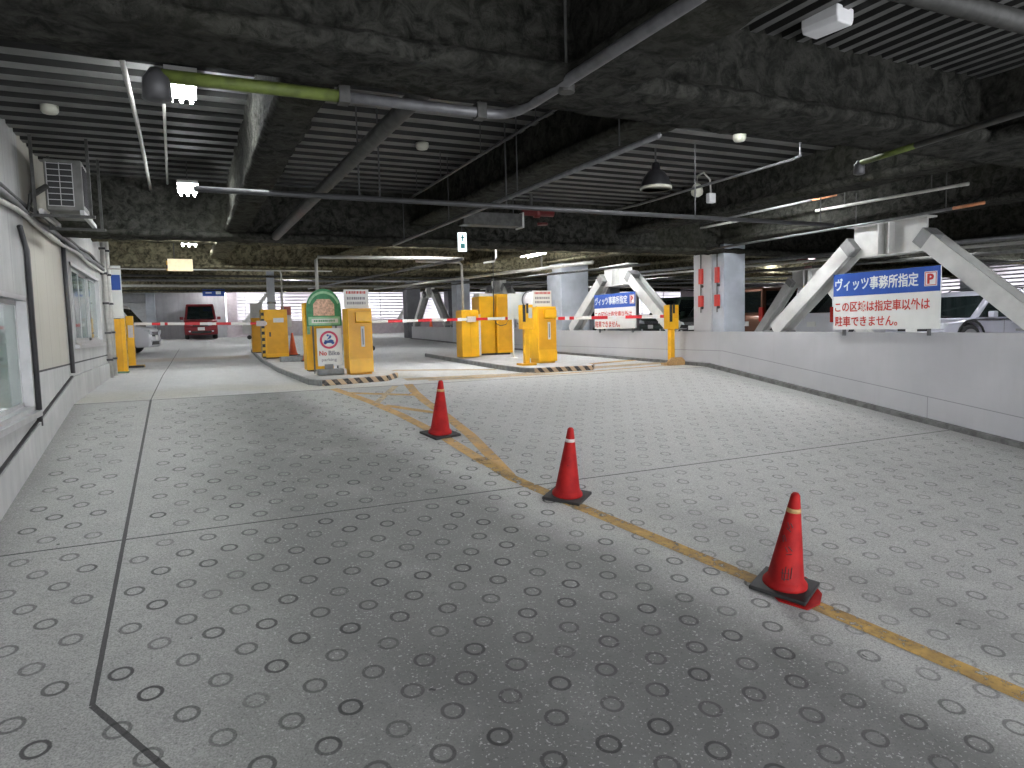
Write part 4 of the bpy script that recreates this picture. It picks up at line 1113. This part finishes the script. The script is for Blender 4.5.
        obj('fog_lamp', MB().lathe([(.05,-hl-.02),(.05,-hl+.03)], (0,s*(hw-.25),.42), 12, 'x'), M['headlamp'], t)
    obj('wheel_well', MB().box((xf-wr-.05,-hw+.22,.2),(xf+wr+.05,hw-.22,.75)).box((xr-wr-.05,-hw+.22,.2),(xr+wr+.05,hw-.22,.75)), M['interior'], t)
    obj('grille', MB().box((-hl-.012,-hw*.50,belt*.66),(-hl+.05,hw*.50,belt*.84)), M['black'], t, bevel=.01)
    obj('grille_bar', MB().box((-hl-.02,-hw*.48,belt*.74),(-hl-.013,hw*.48,belt*.76)).box((-hl-.02,-hw*.48,belt*.80),(-hl-.013,hw*.48,belt*.815)), M['chromeline'], t)
    obj('lower_intake', MB().box((-hl-.014,-hw*.6,.30),(-hl+.05,hw*.6,.42)), M['black'], t, bevel=.01)
    obj('bumper', MB().box((-hl-.03,-hw*.9,.44),(-hl+.05,hw*.9,.56)), paint, t, bevel=.025, seg=3, smooth=True)
    if plate: obj('number_plate', MB().box((-hl-.042,-.17,.46),(-hl-.031,.17,.62)), M['plate'], t)
    obj('rear_plate', MB().box((hl-.005,-.17,.62),(hl+.012,.17,.78)), M['plate'], t)
    if kind == 'suv':
        for s in (-1,1): obj('roof_rail', MB().tube([(g1+.2,s*(tw-.06),Hh-.0),(g1+.3,s*(tw-.06),Hh+.05),(g2-.3,s*(tw-.06),Hh+.05),(g2-.1,s*(tw-.06),Hh)], .018, 6), M['dark'], t)
        obj('antenna', MB().prism([(g2-.3,Hh),(g2-.1,Hh),(g2-.12,Hh+.07)], 'y', -.02,.02), M['dark'], t)
        obj('arch_trim', MB().prism([(x,z) for x,z in arch(xf)]+[(xf+(wr+.11)*math.cos(a), wr+(wr+.11)*math.sin(a)) for a in [PI*i/10 for i in range(0,11)]], 'y', -hw-.012,-hw+.02), M['black'], t)
        obj('arch_trim', MB().prism([(x,z) for x,z in arch(xr)]+[(xr+(wr+.11)*math.cos(a), wr+(wr+.11)*math.sin(a)) for a in [PI*i/10 for i in range(0,11)]], 'y', -hw-.012,-hw+.02), M['black'], t)
    return t
car('parked_van', 'dark red boxy mini van facing the lane in front of the back wall', (.56,42.0-.3,zf(41.7)), PI/2, M['car_red'], 3.0, 1.62, 1.88, 'van')
car('parked_car', 'white compact car nosing out behind the corner of the left wall', (-3.15,26.9,zf(26.9)), math.radians(171), M['car_white'], 4.2, 1.70, 1.66, 'van')
car('parked_van', 'large white van parked behind the nearer blue and white sign', (20.0,15.75,zl(15.75)), PI, M['car_white'], 4.6, 1.75, 1.88, 'van')
car('parked_van', 'copper brown van between the grey column and the nearer brace', (19.6,18.7,zl(18.7)), PI, M['car_copper'], 3.6, 1.62, 1.95, 'van')
car('parked_suv', 'silvery white crossover right of the nearer blue and white sign', (18.9,11.4,zl(11.4)), math.radians(-8), M['car_lilac'], 4.4, 1.80, 1.56, 'suv')
car('parked_car', 'grey car behind the silvery crossover, seen at the brace foot', (25.2,13.4,zl(13.4)), math.radians(-8), M['car_grey'], 4.4, 1.8, 1.6, 'suv')
car('parked_van', 'dark green van behind the farther steel brace', (19.6,23.8,zl(23.8)), 0, M['car_green'], 4.2, 1.75, 1.75, 'van')
car('parked_car', 'black car just left of the grey column, behind the yellow boom rest', (19.6,21.2,zl(21.2)), 0, M['car_black'], 4.2, 1.75, 1.7, 'van')
car('parked_car', 'white car at the far end behind the distant brace', (15.5,33.2,zl(33.2)), 0, M['car_white'], 4.3, 1.75, 1.6, 'wagon')
car('parked_car', 'white car left of the farther sign, behind the brace', (15.6,27.6,zl(27.6)), 0, M['car_lilac'], 4.3, 1.75, 1.55, 'wagon')

# ---------------------------------------------------------------- back walls and louvres
m = MB(); m.box((-1.65,43.2,1.9),(1.95,43.5,5.9)); struct('wall_back', m, M['wall_back'])
m = MB()
for i in range(7): m.box((-9,43.0+.02*(i%2),2.2+i*.42),(-2.0,43.3,2.2+i*.42+.39))
m.box((-9,43.2,2.0),(-2.0,43.4,5.9)); struct('wall_back', m, M['siding'])
m = MB(); m.box((-9.2,17.2,1.4),(-9,43.5,5.6)); struct('wall_left', m, M['siding'])
pinkw = mat('pale rose low wall', (.50,.44,.47), .7, var=.08)
m = MB(); m.box((1.95,43.2,1.9),(38,43.45,3.15)); struct('wall_back', m, pinkw)
m = MB(); m.box((1.95,43.2,4.85),(38,43.45,5.9)); struct('wall_back', m, M['wall_back'])
for x in (2.0,9.0,15.4,22,30): struct('column', MB().box((x,43.0,2),(x+.55,43.5,5.3)), pinkw)
m = MB()
for i in range(9): m.box((2.5,43.30,3.2+i*.19),(38,43.33,3.2+i*.19+.075))
for x in range(18): m.box((3+x*2.0,43.28,3.15),(3.05+x*2.0,43.34,4.85))
struct('wall_louvre', m, M['white'])
struct('wall_dimmer', MB().box((2.5,43.36,3.15),(38,43.37,4.85)), M['daylight_dimmer'])  # sheet added behind the slats to dim the sky
# right end of the lot
m = MB(); m.box((38,-2,1.3),(38.2,43.4,3.4)); struct('wall_right', m, pinkw)
m = MB()
for i in range(8): m.box((38.05,-2,3.45+i*.2),(38.08,43.4,3.45+i*.2+.08))
struct('wall_louvre', m, M['white'])
struct('wall_dimmer', MB().box((38.12,-2,3.4),(38.13,43.4,5.0)), M['daylight_dimmer'])  # same added dimming sheet on the right end
m = MB(); m.box((38,-2,5.0),(38.2,43.4,6.4)); struct('wall_right', m, M['wall_back'])
struct('wall_right', MB().box((32,24,1.7),(32.3,40,5)), pinkw)
# lower end of the lot behind the parapet and neighbours
m = MB(); m.box((10.0,-2.2,.3),(38,-2,5.0)); struct('wall_near_right', m, M['wall_back'])
# braces in front of the louvres
def single_brace(a, b, label):
    t = thing('diagonal_brace', label, 'brace', a)
    d = Vector(b)-Vector(a); n = d.normalized(); s_ = n.cross(Vector((0,1,0)))*.10
    m = MB(); m.hexa([s_+Vector((0,-.1,0)),-s_+Vector((0,-.1,0)),-s_+Vector((0,.1,0)),s_+Vector((0,.1,0))],[d+s_+Vector((0,-.1,0)),d-s_+Vector((0,-.1,0)),d-s_+Vector((0,.1,0)),d+s_+Vector((0,.1,0))])
    obj('diagonal_arm', m, M['steel_white'], t)
    obj('end_plate', MB().box((d.x-.2,-.12,d.z-.15),(d.x+.3,.12,d.z+.12)), M['steel_white'], t)
single_brace((2.9,42.4,3.1),(4.3,42.4,4.85), 'white diagonal brace before the louvres left of the striped cabinet')
single_brace((11.6,42.4,2.6),(13.0,42.4,4.8), 'white diagonal brace before the louvres right of the left ticket machine')

# ---------------------------------------------------------------- world, camera, view
w = bpy.data.worlds.new('daylight'); bpy.context.scene.world = w; w.use_nodes = True
bg = w.node_tree.nodes['Background']; bg.inputs[0].default_value = (.93,.95,1,1); bg.inputs[1].default_value = 1.0
cam = bpy.data.cameras.new('camera'); co = bpy.data.objects.new('camera', cam); col.objects.link(co)
cam.sensor_width = 36; cam.lens = 36*690/1024; cam.clip_start = .05; cam.clip_end = 300
R = Matrix(((.90625154,.05713594,-.41885991),(-.42201255,.0642193,-.90431261),(-.02476986,.99629883,.08231092)))
co.matrix_world = Matrix.Translation((0,0,2.45)) @ R.to_4x4()
sc = bpy.context.scene; sc.camera = co
sc.view_settings.view_transform = 'Standard'; sc.view_settings.look = 'None'; sc.view_settings.gamma = 1
sc.view_settings.exposure = 2.7
sc.view_settings.use_curve_mapping = False
sc.cycles.use_denoising = True
sc.cycles.max_bounces = 8; sc.cycles.diffuse_bounces = 5; sc.cycles.transparent_max_bounces = 12
